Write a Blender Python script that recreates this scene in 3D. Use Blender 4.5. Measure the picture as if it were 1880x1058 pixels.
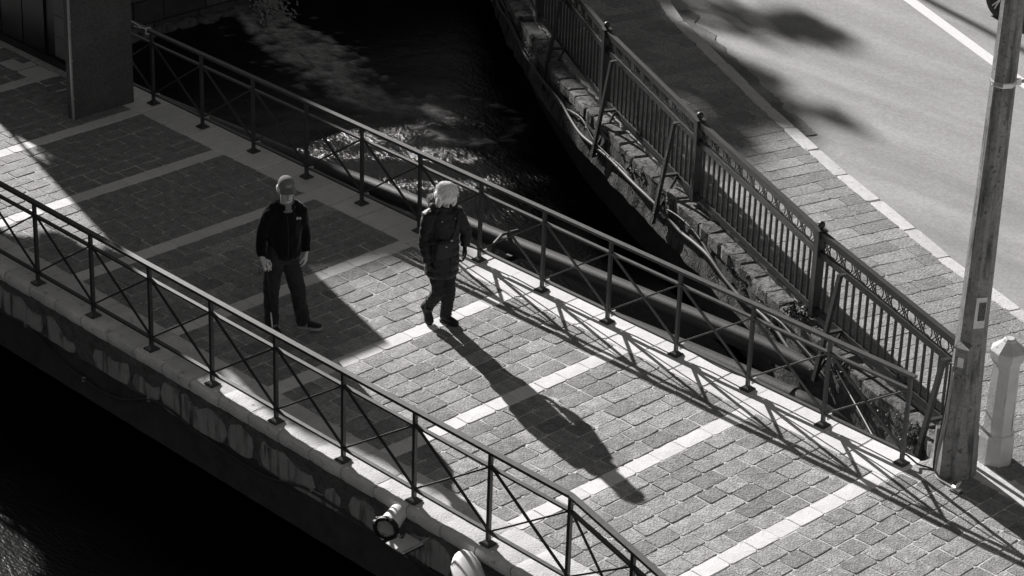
import bpy, bmesh, math, random
import numpy as np
from mathutils import Vector, Matrix, noise, Quaternion
random.seed(7); np.random.seed(7)
S = bpy.context.scene
for o in list(bpy.data.objects): bpy.data.objects.remove(o)
COL = S.collection
V = Vector
R_ = math.radians

# ------------------------------------------------------------------ camera
cam = bpy.data.cameras.new('camera'); co = bpy.data.objects.new('camera', cam); COL.objects.link(co)
CAM = V((24.51975, -14.16690, 12.61808))
vd = V((-0.630606, 0.6353174, -0.44576662)); vr = V((0.69821273, 0.71519343, 0.03158085)); vu = V((-0.33887322, 0.29132485, 0.89459196))
mw = Matrix((( vr.x, vu.x, -vd.x, CAM.x), (vr.y, vu.y, -vd.y, CAM.y), (vr.z, vu.z, -vd.z, CAM.z), (0, 0, 0, 1)))
co.matrix_world = mw
cam.sensor_fit = 'HORIZONTAL'; cam.sensor_width = 36; cam.lens = 91.2; cam.clip_end = 2000; cam.clip_start = .5
S.camera = co
S.render.resolution_x = 1024; S.render.resolution_y = 576

# ------------------------------------------------------------------ light
SAZ, SEL = R_(-15.5), R_(22.5)
A2 = V((math.cos(SAZ), math.sin(SAZ)))          # the way shadows fall
N2 = V((-math.sin(SAZ), math.cos(SAZ)))
COT = 1 / math.tan(SEL)
W = bpy.data.worlds.new('World'); S.world = W; W.use_nodes = True
nt = W.node_tree; bg = nt.nodes['Background']
sky = nt.nodes.new('ShaderNodeTexSky'); sky.sky_type = 'NISHITA'; sky.sun_disc = False
sky.sun_elevation = SEL; sky.sun_rotation = math.atan2(-A2.x, -A2.y)
sky.altitude = 1500; sky.air_density = .52; sky.dust_density = .1
bw = nt.nodes.new('ShaderNodeRGBToBW'); nt.links.new(sky.outputs[0], bw.inputs[0])
tint = nt.nodes.new('ShaderNodeMix'); tint.data_type = 'RGBA'; tint.blend_type = 'MULTIPLY'; tint.inputs[0].default_value = 1
nt.links.new(bw.outputs[0], tint.inputs[6]); tint.inputs[7].default_value = (1, .97, .955, 1)
nt.links.new(tint.outputs[2], bg.inputs[0]); bg.inputs[1].default_value = 0.05
sl = bpy.data.lights.new('sun', 'SUN'); so = bpy.data.objects.new('sun', sl); COL.objects.link(so)
sl.energy = 5; sl.angle = R_(.5); sl.color = (1, .975, .96)
so.rotation_euler = V((A2.x*math.cos(SEL), A2.y*math.cos(SEL), -math.sin(SEL))).to_track_quat('-Z', 'Y').to_euler()
so.location = (-20, 8, 20)
S.view_settings.view_transform = 'Standard'; S.view_settings.look = 'None'
S.view_settings.exposure = 0.82; S.view_settings.gamma = 1

# ------------------------------------------------------------------ materials
def mat(name, c, rough=.85, spec=.3, metal=0, rnd=0., var=(), bump=(), grime=None, streak=None):
    """c grey base; rnd per-object variation; var [(scale, amount, detail)]; bump [(scale, dist, detail)];
    grime (scale, lo, hi, colour): patches of another colour; streak likewise stretched along z"""
    m = bpy.data.materials.new(name); m.use_nodes = True
    t = m.node_tree; N = t.nodes; L = t.links; b = N['Principled BSDF']
    b.inputs['Roughness'].default_value = rough; b.inputs['Metallic'].default_value = metal
    b.inputs['Specular IOR Level'].default_value = spec
    geo = N.new('ShaderNodeNewGeometry'); pos = geo.outputs['Position']
    val = N.new('ShaderNodeValue'); val.outputs[0].default_value = c; cur = val.outputs[0]
    def math_(op, a, b_):
        n = N.new('ShaderNodeMath'); n.operation = op
        for i, x in enumerate((a, b_)):
            if isinstance(x, (int, float)): n.inputs[i].default_value = x
            else: L.new(x, n.inputs[i])
        return n.outputs[0]
    def nz(scale, detail, vec=pos):
        n = N.new('ShaderNodeTexNoise'); n.inputs['Scale'].default_value = scale; n.inputs['Detail'].default_value = detail
        n.inputs['Roughness'].default_value = .6; L.new(vec, n.inputs['Vector']); return n.outputs['Fac']
    if rnd:
        oi = N.new('ShaderNodeObjectInfo')
        cur = math_('MULTIPLY', cur, math_('ADD', math_('MULTIPLY', oi.outputs['Random'], 2*rnd), 1-rnd))
    for sc, am, de in var:
        cur = math_('MULTIPLY', cur, math_('ADD', math_('MULTIPLY', math_('SUBTRACT', nz(sc, de), .5), 2*am*1.8), 1))
    for g, st in ((grime, 0), (streak, 1)):
        if g:
            sc, lo, hi, gc = g
            vec = pos
            if st:
                mp = N.new('ShaderNodeMapping'); mp.inputs['Scale'].default_value = (1, 1, .12); L.new(pos, mp.inputs['Vector']); vec = mp.outputs[0]
            mr = N.new('ShaderNodeMapRange'); mr.inputs['From Min'].default_value = lo; mr.inputs['From Max'].default_value = hi
            L.new(nz(sc, 5, vec), mr.inputs['Value'])
            mx = N.new('ShaderNodeMix'); mx.data_type = 'FLOAT'; L.new(mr.outputs[0], mx.inputs[0]); L.new(cur, mx.inputs[2]); mx.inputs[3].default_value = gc
            cur = mx.outputs[0]
    cc = N.new('ShaderNodeCombineColor')
    for i in range(3): L.new(cur, cc.inputs[i])
    L.new(cc.outputs[0], b.inputs['Base Color'])
    prev = None
    for sc, di, de in bump:
        bn = N.new('ShaderNodeBump'); bn.inputs['Distance'].default_value = di; bn.inputs['Strength'].default_value = 1
        L.new(nz(sc, de), bn.inputs['Height'])
        if prev: L.new(prev, bn.inputs['Normal'])
        prev = bn.outputs[0]
    if prev: L.new(prev, b.inputs['Normal'])
    return m

MT = {}
MT['sett'] = mat('hammered_stone', .30, .75, .3, rnd=.3, var=[(8, .38, 5), (42, .4, 3)], bump=[(45, .013, 5), (14, .007, 3)], grime=(55, .58, .66, .08))
MT['band'] = mat('white_limestone', .75, .8, .25, rnd=.06, var=[(7, .08, 4), (45, .12, 3)], bump=[(80, .004, 3)], grime=(40, .66, .72, .3))
MT['slab'] = mat('pale_kerb_stone', .74, .8, .25, rnd=.07, var=[(4, .12, 5), (40, .12, 3)], bump=[(70, .004, 3)], grime=(18, .68, .75, .35))
MT['nosing'] = mat('pale_edge_stone', .66, .85, .25, rnd=.08, var=[(5, .16, 5), (40, .1, 3)], bump=[(45, .008, 4)], grime=(9, .6, .72, .28))
MT['mortar'] = mat('mortar', .6, .95, .1, var=[(12, .3, 4)], bump=[(60, .006, 3)])
MT['walk'] = mat('pavement_slab', .30, .85, .3, rnd=.22, var=[(6, .2, 4), (30, .45, 3)], bump=[(40, .018, 5), (9, .01, 3)], grime=(45, .60, .66, .09))
MT['kerb'] = mat('kerb_stone', .62, .85, .25, rnd=.1, var=[(10, .12, 4)], bump=[(40, .008, 4)], grime=(14, .62, .7, .3))
MT['asphalt'] = mat('worn_asphalt', .32, .72, .5, var=[(.7, .10, 5), (26, .2, 3), (9, .08, 4)], bump=[(60, .004, 4)], grime=(26, .70, .76, .2))
# tyre-worn streaks along the lane
_t = MT['asphalt'].node_tree; _c = [n for n in _t.nodes if n.type == 'COMBINE_COLOR'][0]; _src = _c.inputs[0].links[0].from_socket
_g = _t.nodes.new('ShaderNodeNewGeometry'); _m = _t.nodes.new('ShaderNodeMapping'); _m.inputs['Rotation'].default_value = (0, 0, R_(24.7)); _m.inputs['Scale'].default_value = (.12, 1.1, 1); _t.links.new(_g.outputs['Position'], _m.inputs['Vector'])
_n = _t.nodes.new('ShaderNodeTexNoise'); _n.inputs['Scale'].default_value = 1.6; _n.inputs['Detail'].default_value = 6; _t.links.new(_m.outputs[0], _n.inputs['Vector'])
_r = _t.nodes.new('ShaderNodeMapRange'); _r.inputs['From Min'].default_value = .3; _r.inputs['From Max'].default_value = .7; _r.inputs['To Min'].default_value = .8; _r.inputs['To Max'].default_value = 1.18; _t.links.new(_n.outputs['Fac'], _r.inputs['Value'])
_x = _t.nodes.new('ShaderNodeMath'); _x.operation = 'MULTIPLY'; _t.links.new(_src, _x.inputs[0]); _t.links.new(_r.outputs[0], _x.inputs[1])
for _i in range(3): _t.links.new(_x.outputs[0], _c.inputs[_i])
MT['paint'] = mat('road_paint', .8, .7, .4, var=[(30, .08, 4)], bump=[(140, .0015, 2)])
MT['patch'] = mat('gutter_asphalt', .20, .9, .3, var=[(4, .25, 4), (60, .3, 3)], bump=[(55, .012, 4)])
MT['steel'] = mat('dark_painted_steel', .12, .55, .5, metal=1, var=[(20, .2, 3)], bump=[(90, .0006, 2)])
MT['green'] = mat('railing_paint', .055, .5, .5, metal=.6, var=[(12, .25, 4)], bump=[(60, .001, 2)])
MT['plaster'] = mat('old_render', .33, .95, .1, var=[(4, .25, 5)], bump=[(30, .006, 4)], streak=(9, .5, .66, .07))
MT['rubble'] = mat('rough_mortar_face', .12, .95, .1, var=[(7, .4, 5), (30, .3, 3)], bump=[(22, .02, 5)])
MT['damp'] = mat('damp_concrete', .055, .8, .2, var=[(5, .35, 5)], bump=[(30, .008, 4)])
MT['quay'] = mat('mossy_quay_concrete', .085, .95, .15, var=[(3, .35, 5), (22, .35, 4)], bump=[(26, .02, 5)], streak=(7, .5, .62, .035))
MT['cap'] = mat('weathered_cap_stone', .16, .95, .15, rnd=.3, var=[(10, .35, 5)], bump=[(30, .02, 5)], grime=(12, .52, .62, .06))
MT['block'] = mat('dark_masonry', .12, .95, .1, rnd=.35, var=[(6, .3, 5)], bump=[(25, .012, 4)])
MT['pier'] = mat('dark_pier_cladding', .085, .75, .3, var=[(3, .2, 4), (34, .4, 3)], bump=[(40, .005, 3)], grime=(30, .64, .7, .02))
MT['panel'] = mat('dark_door_panel', .02, .35, .5, var=[(3, .3, 4)])
MT['tile'] = mat('wall_tile', .16, .6, .35, rnd=.08, var=[(8, .15, 4)], bump=[(50, .002, 3)])
MT['strip'] = mat('pale_metal_strip', .45, .4, .5, metal=.6)
MT['pipe'] = mat('iron_pipe', .045, .5, .45, var=[(6, .3, 4), (40, .2, 3)], bump=[(50, .002, 3)])
MT['cable'] = mat('grey_cable', .3, .6, .3, var=[(10, .2, 3)])
MT['conduit'] = mat('grey_conduit', .075, .6, .3, var=[(6, .35, 4)])
MT['cableblack'] = mat('black_cable', .03, .5, .4)
MT['rope'] = mat('pale_string', .65, .9, .1)
MT['pole'] = mat('weathered_pole', .25, .75, .3, var=[(5, .3, 5), (30, .25, 3)], bump=[(30, .004, 4)], streak=(13, .5, .68, .07), grime=(22, .58, .66, .1))
MT['bollard'] = mat('painted_stone_bollard', .6, .8, .3, var=[(6, .12, 5)], bump=[(40, .004, 4)], streak=(12, .58, .68, .2))
MT['zinc'] = mat('galvanised_steel', .6, .35, .5, metal=.7, var=[(15, .2, 3)])
MT['paper'] = mat('paper', .7, .9, .1, var=[(15, .15, 3)])
MT['ink'] = mat('printed_ink', .12, .9, .1, var=[(60, .8, 3)])
MT['lamp'] = mat('lamp_enamel', .72, .4, .5, var=[(8, .08, 4)], grime=(20, .62, .75, .4))
MT['black'] = mat('black_rubber', .015, .6, .4)
MT['reflector'] = mat('lamp_reflector', .75, .3, .5, metal=.8, var=[(20, .3, 3)], bump=[(28, .03, 2)])
MT['fleece'] = mat('black_fleece', .0085, .95, .1, bump=[(110, .003, 3), (12, .02, 3)])
MT['denim'] = mat('charcoal_trousers', .032, .9, .15, var=[(9, .25, 4)], bump=[(9, .03, 3), (160, .002, 2)])
MT['puffer'] = mat('black_nylon', .008, .55, .4, bump=[(22, .012, 4)])
MT['bag'] = mat('dark_canvas_bag', .03, .7, .3, bump=[(60, .004, 3)])
MT['skin'] = mat('skin', .5, .6, .35, var=[(25, .12, 3)])
MT['hair'] = mat('white_hair', .85, .55, .35, var=[(60, .2, 3)], bump=[(130, .004, 3)])
MT['hairgrey'] = mat('grey_hair', .5, .6, .3, var=[(70, .2, 3)])
MT['fur'] = mat('pale_fur', .55, .9, .1, bump=[(70, .01, 3)])
MT['cap_cloth'] = mat('grey_cap_cloth', .18, .9, .1, var=[(50, .15, 3)])
MT['cloth_light'] = mat('pale_shirt', .20, .9, .1, bump=[(20, .01, 3)])
MT['sole'] = mat('shoe_sole', .38, .8, .2)
MT['print'] = mat('white_print', .7, .7, .2)
MT['carpaint'] = mat('grey_car_paint', .25, .25, .6, metal=.4)
MT['glass'] = mat('dark_glass', .01, .05, .6)
MT['leaf'] = mat('leaf', .06, .6, .3, rnd=.2, var=[(3, .4, 3)])
MT['bark'] = mat('bark', .1, .9, .1, var=[(8, .3, 4)], bump=[(30, .02, 4)])
MT['render'] = mat('house_render', .35, .95, .1, var=[(1, .15, 4)])
MT['roof'] = mat('roof_tiles', .15, .9, .1, var=[(3, .3, 4)])
MT['ground'] = mat('ground', .12, .95, .1, var=[(.3, .3, 5), (4, .2, 4)], bump=[(8, .02, 4)])

for k_, w_ in (('fleece', .35), ('denim', .2), ('puffer', .15)):
    b = MT[k_].node_tree.nodes['Principled BSDF']; b.inputs['Sheen Weight'].default_value = w_; b.inputs['Sheen Roughness'].default_value = .35
# glass of the floodlight
g = bpy.data.materials.new('lens_glass'); g.use_nodes = True
b = g.node_tree.nodes['Principled BSDF']; b.inputs['Transmission Weight'].default_value = 1; b.inputs['Roughness'].default_value = .02; b.inputs['IOR'].default_value = 1.03
MT['lens'] = g

# ------------------------------------------------------------------ mesh helper
class MB:
    def __init__(s): s.v = []; s.f = []
    def add(s, vs, fs):
        n = len(s.v); s.v += [tuple(p) for p in vs]; s.f += [tuple(i+n for i in f) for f in fs]; return s
    def box(s, c, size, rot=None, top=1.0):
        c = V(c); hx, hy, hz = [x/2 for x in size]
        vs = [V((sx*hx*(top if sz > 0 else 1), sy*hy*(top if sz > 0 else 1), sz*hz)) for sz in (-1, 1) for sx, sy in ((-1, -1), (1, -1), (1, 1), (-1, 1))]
        if rot is not None: vs = [rot @ p for p in vs]
        return s.add([p+c for p in vs], [(3, 2, 1, 0), (4, 5, 6, 7), (0, 1, 5, 4), (1, 2, 6, 5), (2, 3, 7, 6), (3, 0, 4, 7)])
    def bar(s, p0, p1, w, h, up=(0, 0, 1)):
        p0 = V(p0); p1 = V(p1); d = (p1-p0).normalized(); up = V(up)
        if abs(d.dot(up)) > .99: up = V((1, 0, 0))
        x = d.cross(up).normalized(); z = x.cross(d)
        vs = [p+x*(a*w/2)+z*(b_*h/2) for p in (p0, p1) for a, b_ in ((-1, -1), (1, -1), (1, 1), (-1, 1))]
        return s.add(vs, [(0, 1, 2, 3), (7, 6, 5, 4), (0, 4, 5, 1), (1, 5, 6, 2), (2, 6, 7, 3), (3, 7, 4, 0)])
    def tube(s, pts, r, n=8, cap=True, ref=None, phase=0):
        pts = [V(p) for p in pts]; m = len(pts)
        rs = r if isinstance(r, (list, tuple)) else [r]*m
        rings = []; x = None
        for i, p in enumerate(pts):
            d = (pts[min(i+1, m-1)]-pts[max(i-1, 0)]).normalized()
            if ref is not None: x0 = V(ref)
            elif x is not None: x0 = x
            else: x0 = V((0, 0, 1)) if abs(d.z) < .9 else V((1, 0, 0))
            x = (x0-d*x0.dot(d)).normalized(); y = d.cross(x)
            a, b_ = rs[i] if isinstance(rs[i], (list, tuple)) else (rs[i], rs[i])
            rings.append([p+x*(a*math.cos(2*math.pi*k/n+phase))+y*(b_*math.sin(2*math.pi*k/n+phase)) for k in range(n)])
        return s.loft(rings, cap)
    def loft(s, rings, cap=True):
        n = len(rings[0]); fs = []
        for i in range(len(rings)-1):
            for k in range(n): fs.append((i*n+k, i*n+(k+1) % n, (i+1)*n+(k+1) % n, (i+1)*n+k))
        if cap: fs += [tuple(reversed(range(n))), tuple(range((len(rings)-1)*n, len(rings)*n))]
        return s.add([p for r in rings for p in r], fs)
    def ell(s, c, r, rot=None, nu=12, nv=8):
        c = V(c); rings = []
        for j in range(1, nv):
            t = math.pi*j/nv-math.pi/2
            ring = [V((r[0]*math.cos(t)*math.cos(2*math.pi*k/nu), r[1]*math.cos(t)*math.sin(2*math.pi*k/nu), r[2]*math.sin(t))) for k in range(nu)]
            rings.append([c+(rot @ p if rot is not None else p) for p in ring])
        base = len(s.v); s.loft(rings, False)
        lo = V((0, 0, -r[2])); hi = V((0, 0, r[2]))
        if rot is not None: lo = rot @ lo; hi = rot @ hi
        i0 = len(s.v); s.v += [tuple(c+lo), tuple(c+hi)]
        L0 = base+(nv-2)*nu
        for k in range(nu):
            s.f.append((i0, base+(k+1) % nu, base+k)); s.f.append((i0+1, L0+k, L0+(k+1) % nu))
        return s
    def prism(s, poly, z0, z1):
        n = len(poly)
        return s.add([(p[0], p[1], z0) for p in poly]+[(p[0], p[1], z1) for p in poly],
                     [tuple(reversed(range(n))), tuple(range(n, 2*n))]+[(k, (k+1) % n, n+(k+1) % n, n+k) for k in range(n)])
    def mesh(s, name, m, smooth=False):
        me = bpy.data.meshes.new(name); me.from_pydata(s.v, [], s.f); me.materials.append(MT[m] if isinstance(m, str) else m)
        bm = bmesh.new(); bm.from_mesh(me); bmesh.ops.recalc_face_normals(bm, faces=bm.faces); bm.to_mesh(me); bm.free()
        if smooth:
            me.polygons.foreach_set('use_smooth', [True]*len(me.polygons))
            if smooth != True: me.set_sharp_from_angle(angle=R_(smooth))
        return me
    def build(s, name, m, parent=None, smooth=False):
        o = bpy.data.objects.new(name, s.mesh(name, m, smooth)); COL.objects.link(o)
        if parent is not None: attach(o, parent)
        return o
def attach(o, parent):
    o.parent = parent
    if parent.type == 'EMPTY': o.matrix_parent_inverse = Matrix.Translation(-V(parent.location))
def thing(name, label, cat, loc, group=None):
    o = bpy.data.objects.new(name, None); COL.objects.link(o); o.location = loc; o.empty_display_size = .2
    return tag(o, label, cat, group)
def tag(o, label, cat, group=None):
    o['label'] = label; o['category'] = cat
    if group: o['group'] = group
    return o
def struct(o, label=None):
    o['kind'] = 'structure'
    if label: o['label'] = label
    return o
def catmull(pts, k=6):
    pts = [V(p) for p in pts]; out = []
    for i in range(len(pts)-1):
        p0 = pts[max(i-1, 0)]; p1 = pts[i]; p2 = pts[i+1]; p3 = pts[min(i+2, len(pts)-1)]
        for j in range(k):
            t = j/k
            out.append(.5*((2*p1)+(p2-p0)*t+(2*p0-5*p1+4*p2-p3)*t*t+(3*p1-p0-3*p2+p3)*t**3))
    return out+[pts[-1]]
def lerp_poly(poly, s):
    """point and direction at length s on a 2-D polyline"""
    for a, b_ in zip(poly[:-1], poly[1:]):
        a = V(a); b_ = V(b_); l = (b_-a).length
        if s <= l: return a+(b_-a)*(s/l), (b_-a)/l
        s -= l
    d = (V(poly[-1])-V(poly[-2])).normalized(); return V(poly[-1])+d*s, d
def plen(poly): return sum((V(b_)-V(a)).length for a, b_ in zip(poly[:-1], poly[1:]))
def offset(poly, d):
    out = []
    for i, p in enumerate(poly):
        a = V(poly[max(i-1, 0)]); b_ = V(poly[min(i+1, len(poly)-1)]); t = (b_-a).normalized()
        out.append(V(p)+V((-t.y, t.x))*d)
    return out
def project(p):
    v = V(p)-CAM; z = v.dot(vd); return 940+4762.6*v.dot(vr)/z, 529-4762.6*v.dot(vu)/z, z
def seen(p, m=20):
    x, y, z = project(p); return -m < x < 1880+m and -m < y < 1058+m
def uv(u, v, z=0): p = N2*u+A2*v; return V((p.x, p.y, z))

# ------------------------------------------------------------------ the big setting
WZ = -1.6
QUAY = [(-30, 33), (-6.5, 15.3), (-3.4, 12.9), (-1.2, 11.15), (.1, 10.2), (1.09, 9.58), (2.4, 8.78), (4.1, 7.93), (6.48, 6.87), (9.2, 5.64), (11.7, 4.70), (12.0, 4.42), (12.06, 4.27)]
RAILN = [(12.27+.9, -.5), (12.27, -.25), (11.27, 0)]
KERB = [(-30, 35.5), (-6, 17.2), (-2, 14.2), (1.48, 11.73), (2.19, 11.27), (3.36, 10.67), (5.09, 9.80), (6.96, 8.93), (8.22, 8.42), (9.59, 7.86), (10.7, 7.47), (12.5, 6.9), (16, 6.1), (30, 3.8)]
# canal bed / terrain sheet
struct(MB().add([(-400, -400, -2.6), (400, -400, -2.6), (400, 400, -2.6), (-400, 400, -2.6)], [(0, 1, 2, 3)]).build('ground', 'ground'))
# road: one sheet beyond the kerb
KO = offset(KERB, .19)
road_poly = [(p.x, p.y) for p in KO]+[(60, 3), (60, 60), (-30, 60)]
rb = MB(); n = len(KO)
GUT = offset(KERB, .75)
rb.add([(p.x, p.y, -.075) for p in KO]+[(p.x, p.y, -.05) for p in GUT]+[(p.x+12, p.y+24, -.05) for p in GUT],
       [(i, i+1, n+i+1, n+i) for i in range(n-1)]+[(n+i, n+i+1, 2*n+i+1, 2*n+i) for i in range(n-1)])
road = struct(rb.build('road', 'asphalt', smooth=True))
LINE = [(-20, 25.6), (3.8, 14.53), (6.9, 13.08), (12, 10.75), (30, 3)]
lm = MB()
L0 = offset(LINE, -.015); L1 = offset(LINE, .17)
# ground beyond the canal to the west, and the land south-east of the bridge
struct(MB().prism([(-60, -60), (-5.62, -60), (-5.62, -2), (-5.62, 15), (-6.5, 15.45), (-30, 33.2), (-60, 60)], -2.5, -.03).build('west_bank', 'ground'))
struct(MB().prism([(12.4, -.62), (16, -1.6), (40, -8), (40, 3), (12.06, 4.3), (12.0, 4.2)], -2.5, -.03).build('south_bank', 'mortar'))
struct(MB().prism([(11.95, 4.19), (12.4, 4.15), (12.5, 4.9), (12.0, 5.0), (11.9, 4.86), (12.04, 4.4)], -1.5, -.0085).build('quay_corner', 'mortar'))
# pavement bed
pv = MB()
QI = offset(QUAY, .02)
poly = [(p.x, p.y) for p in offset(QUAY, .2)[1:-3]]+[(11.9, 4.85), (12.2, 4.6), (12.3, 4.25), (16, 3.6), (30, 2), (30, 3.8), (16, 6.1)]+[p for p in reversed(KERB[1:-2])]
bed = MB().prism(poly, -.5, -.006)
pavement = struct(bed.build('pavement', 'mortar'))

# ------------------------------------------------------------------ stones
def stone_mesh(name, m, sx, sy, h=.06, rough=.006, seg=3, bev=.012):
    """a cut stone with worn, uneven outline: top at z=0"""
    per = []
    cx, cy = sx/2, sy/2; c = .16*min(sx, sy)*random.uniform(.5, 1)
    def jit(): return random.uniform(-rough, rough)
    for (x0, y0), (x1, y1) in (((-cx, -cy), (cx, -cy)), ((cx, -cy), (cx, cy)), ((cx, cy), (-cx, cy)), ((-cx, cy), (-cx, -cy))):
        L = math.hypot(x1-x0, y1-y0); k = 3 if L > .9*max(sx, sy) else 2
        for i in range(k):
            t = (.07+.86*i/(k-1)) if k > 1 else .5
            per.append((x0+(x1-x0)*t+jit(), y0+(y1-y0)*t+jit()))
    n = len(per); b_ = MB()
    vs = [(x, y, -h) for x, y in per]+[(x, y, -bev*.9+jit()*.5) for x, y in per]
    vs += [(x*(1-2*bev/sx), y*(1-2*bev/sy), jit()*.25) for x, y in per]+[(0, 0, abs(jit())*.5)]
    fs = [(k, (k+1) % n, n+(k+1) % n, n+k) for k in range(n)]+[(n+k, n+(k+1) % n, 2*n+(k+1) % n, 2*n+k) for k in range(n)]+[(2*n+k, 2*n+(k+1) % n, 3*n) for k in range(n)]
    b_.add(vs, fs)
    return b_.mesh(name, m)
def place(me, name, parent, loc, rz=0, scale=(1, 1, 1), tilt=.0):
    o = bpy.data.objects.new(name, me); COL.objects.link(o); o.location = loc
    o.rotation_euler = (random.uniform(-tilt, tilt), random.uniform(-tilt, tilt), rz); o.scale = scale
    attach(o, parent); return o

bridge = thing('footbridge', 'stone paved footbridge with white bands crossing the dark canal', 'bridge', (6, 2, 0))
# bed of the deck and the masonry body
MB().prism([(-9, -.06), (11.3, -.06), (12.4, -.35), (14.5, -.9), (14.5, 4.2), (-9, 4.2)], -.45, -.0045).build('deck_bed', 'mortar', bridge)
BANDS = [-5.1, -3.42, -1.74, -.03, 1.607, 3.297, 4.979, 6.649, 8.341, 10.098, 11.777]
BW = .205; YN, YF = .388, 3.70
def near_edge(x): return 0 if x < 11.27 else -.25*(x-11.27)
# setts
cells = []
edges = BANDS+[15.6]
for b0, b1 in zip(edges[:-1], edges[1:]):
    x0 = b0+BW; nrow = max(1, round((b1-x0)/.21)); pitch = (b1-x0)/nrow
    for r in range(nrow):
        xc = x0+pitch*(r+.5)
        ylo = YN+near_edge(xc); yhi = YF if b0 < 11.7 else (4.24 if xc < 12.05 else 4.33)
        if xc > 12.6: yhi -= (xc-12.6)*.16
        y = ylo+.004; first = True
        while y < yhi-.05:
            L = random.uniform(.25, .37)
            if first: L *= random.uniform(.4, 1); first = False
            if yhi-(y+L) < .12: L = yhi-y
            if not (b0 > 11.7 and abs(xc-12.33) < .13 and abs(y+L/2-4.3) < .1):
                cells.append((xc, y+L/2, pitch, L))
            y += L
sett_var = [stone_mesh('paving_stone', 'sett', .21, .31, .05, .0065, bev=.006) for _ in range(16)]
vis = []
for c in cells:
    px, py, z = project((c[0], c[1], 0))
    vis.append((-30 < px < 1910 and -20 < py < 1078, c[2]*c[3]/z**2, c))
vis.sort(key=lambda t: (not t[0], -t[1]))
rest = MB()
for i, (ok, a, (x, y, p, L)) in enumerate(vis):
    me = random.choice(sett_var); z = random.uniform(-.002, .005)
    sc = ((p-.009)/.21, (L-.009)/.31, 1)
    if i < 300 and ok: place(me, 'paving_stone', bridge, (x, y, z), random.choice((0, math.pi))+random.uniform(-.015, .015), sc, .012)
    elif x > -7:
        M = Matrix.Translation((x, y, z)) @ Matrix.Rotation(random.choice((0, math.pi)), 4, 'Z') @ Matrix.Rotation(random.uniform(-.012, .012), 4, 'X') @ Matrix.Diagonal((*sc, 1))
        rest.add([M @ v.co for v in me.vertices], [tuple(p_.vertices) for p_ in me.polygons])
ro = rest.build('paving_stones', 'sett', bridge); ro['kind'] = 'stuff'
# white bands
band_var = [stone_mesh('band_stone', 'band', BW, .36, .05, .004, bev=.006) for _ in range(5)]
for b0 in BANDS:
    y = YN; yhi = YF+(.0)
    if b0 < -2: yhi = 3.3
    while y < yhi-.02:
        L = random.uniform(.28, .42)
        if yhi-(y+L) < .15: L = yhi-y
        place(random.choice(band_var), 'band_stone', bridge, (b0+BW/2, y+L/2, random.uniform(-.002, .004)), random.choice((0, math.pi)), ((BW-.008)/BW, (L-.008)/.36, 1), .004)
        y += L
# far kerb slabs
far_var = [stone_mesh('kerb_slab', 'slab', .45, .53, .12, .004, bev=.008) for _ in range(4)]
x = -1.2
while x < 11.7:
    L = random.uniform(.42, .48)
    if 11.98-(x+L) < .3: L = 11.98-x
    place(random.choice(far_var), 'kerb_slab', bridge, (x+L/2, 3.965, random.uniform(-.003, .004)), random.choice((0, math.pi)), ((L-.01)/.45, 1, 1), .004)
    x += L
# plinth slabs along the panelled wall
x = -6.5
while x < -1.3:
    L = random.uniform(.5, .6)
    place(random.choice(far_var), 'kerb_slab', bridge, (x+L/2, 3.5, .001), 0, ((L-.01)/.45, .36/.53, 1), .002); x += L
# near kerb slabs with rounded nosing
def nosing_mesh(L):
    b_ = MB(); pr = [(.385, -.13), (.385, -.006), (.378, 0), (-.03, .002), (-.085, -.004), (-.112, -.02), (-.12, -.05), (-.117, -.1), (-.108, -.128), (-.09, -.135)]
    n_ = 6; rings = []
    for i in range(n_+1):
        t = i/n_; x = -L/2+L*t; e = .006 if i in (0, n_) else 0
        rings.append([V((x, y+(random.uniform(-.006, .006) if y < 0 else 0)+(e if y < 0 else -e), z-(e if z > -.01 else 0)+random.uniform(-.003, .003)*(y < 0))) for y, z in pr])
    b_.loft(rings); return b_.mesh('kerb_slab', 'nosing', smooth=35)
nos_var = [nosing_mesh(.455) for _ in range(5)]
x = -.95
while x < 11.2:
    place(random.choice(nos_var), 'kerb_slab', bridge, (x+.2325, 0, random.uniform(-.003, .003)), 0, (.985, 1, 1), .004); x += .465
p = V((x, near_edge(x))); 
for k in range(6):
    place(random.choice(nos_var), 'kerb_slab', bridge, (x+.225, -.25*(x+.225-11.27), 0), math.atan(-.25), (1.0, 1, 1), .003); x += .452
# near face: rough masonry, patches of old render, damp beam below
def face_grid(x0, x1, z0, z1, y, nx, nz, amp, fr):
    b_ = MB(); vs = []
    for i in range(nx+1):
        for j in range(nz+1):
            xx = x0+(x1-x0)*i/nx; zz = z0+(z1-z0)*j/nz
            yy = y-amp*noise.fractal(V((xx*fr, 3, zz*fr)), 1, 2, 4)
            if xx > 11.27: yy -= .25*(xx-11.27)
            vs.append((xx, yy, zz))
    return b_.add(vs, [(i*(nz+1)+j, (i+1)*(nz+1)+j, (i+1)*(nz+1)+j+1, i*(nz+1)+j+1) for i in range(nx) for j in range(nz)])
face_grid(-9, 14.4, -.54, -.12, -.085, 420, 9, .018, 5).build('masonry_face', 'rubble', bridge, True)
face_grid(-9, 14.4, -1.0, -.50, -.078, 300, 6, .008, 4).build('damp_beam', 'damp', bridge, True)
MB().prism([(-9, -.03), (11.3, -.03), (14.4, -.8), (14.4, 4.19), (-9, 4.19)], -1.0, -.9).build('soffit', 'damp', bridge)
MB().prism([(-9, 4.05), (11.98, 4.05), (11.98, 4.19), (-9, 4.19)], -.92, -.13).build('far_face', 'rubble', bridge)
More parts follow.
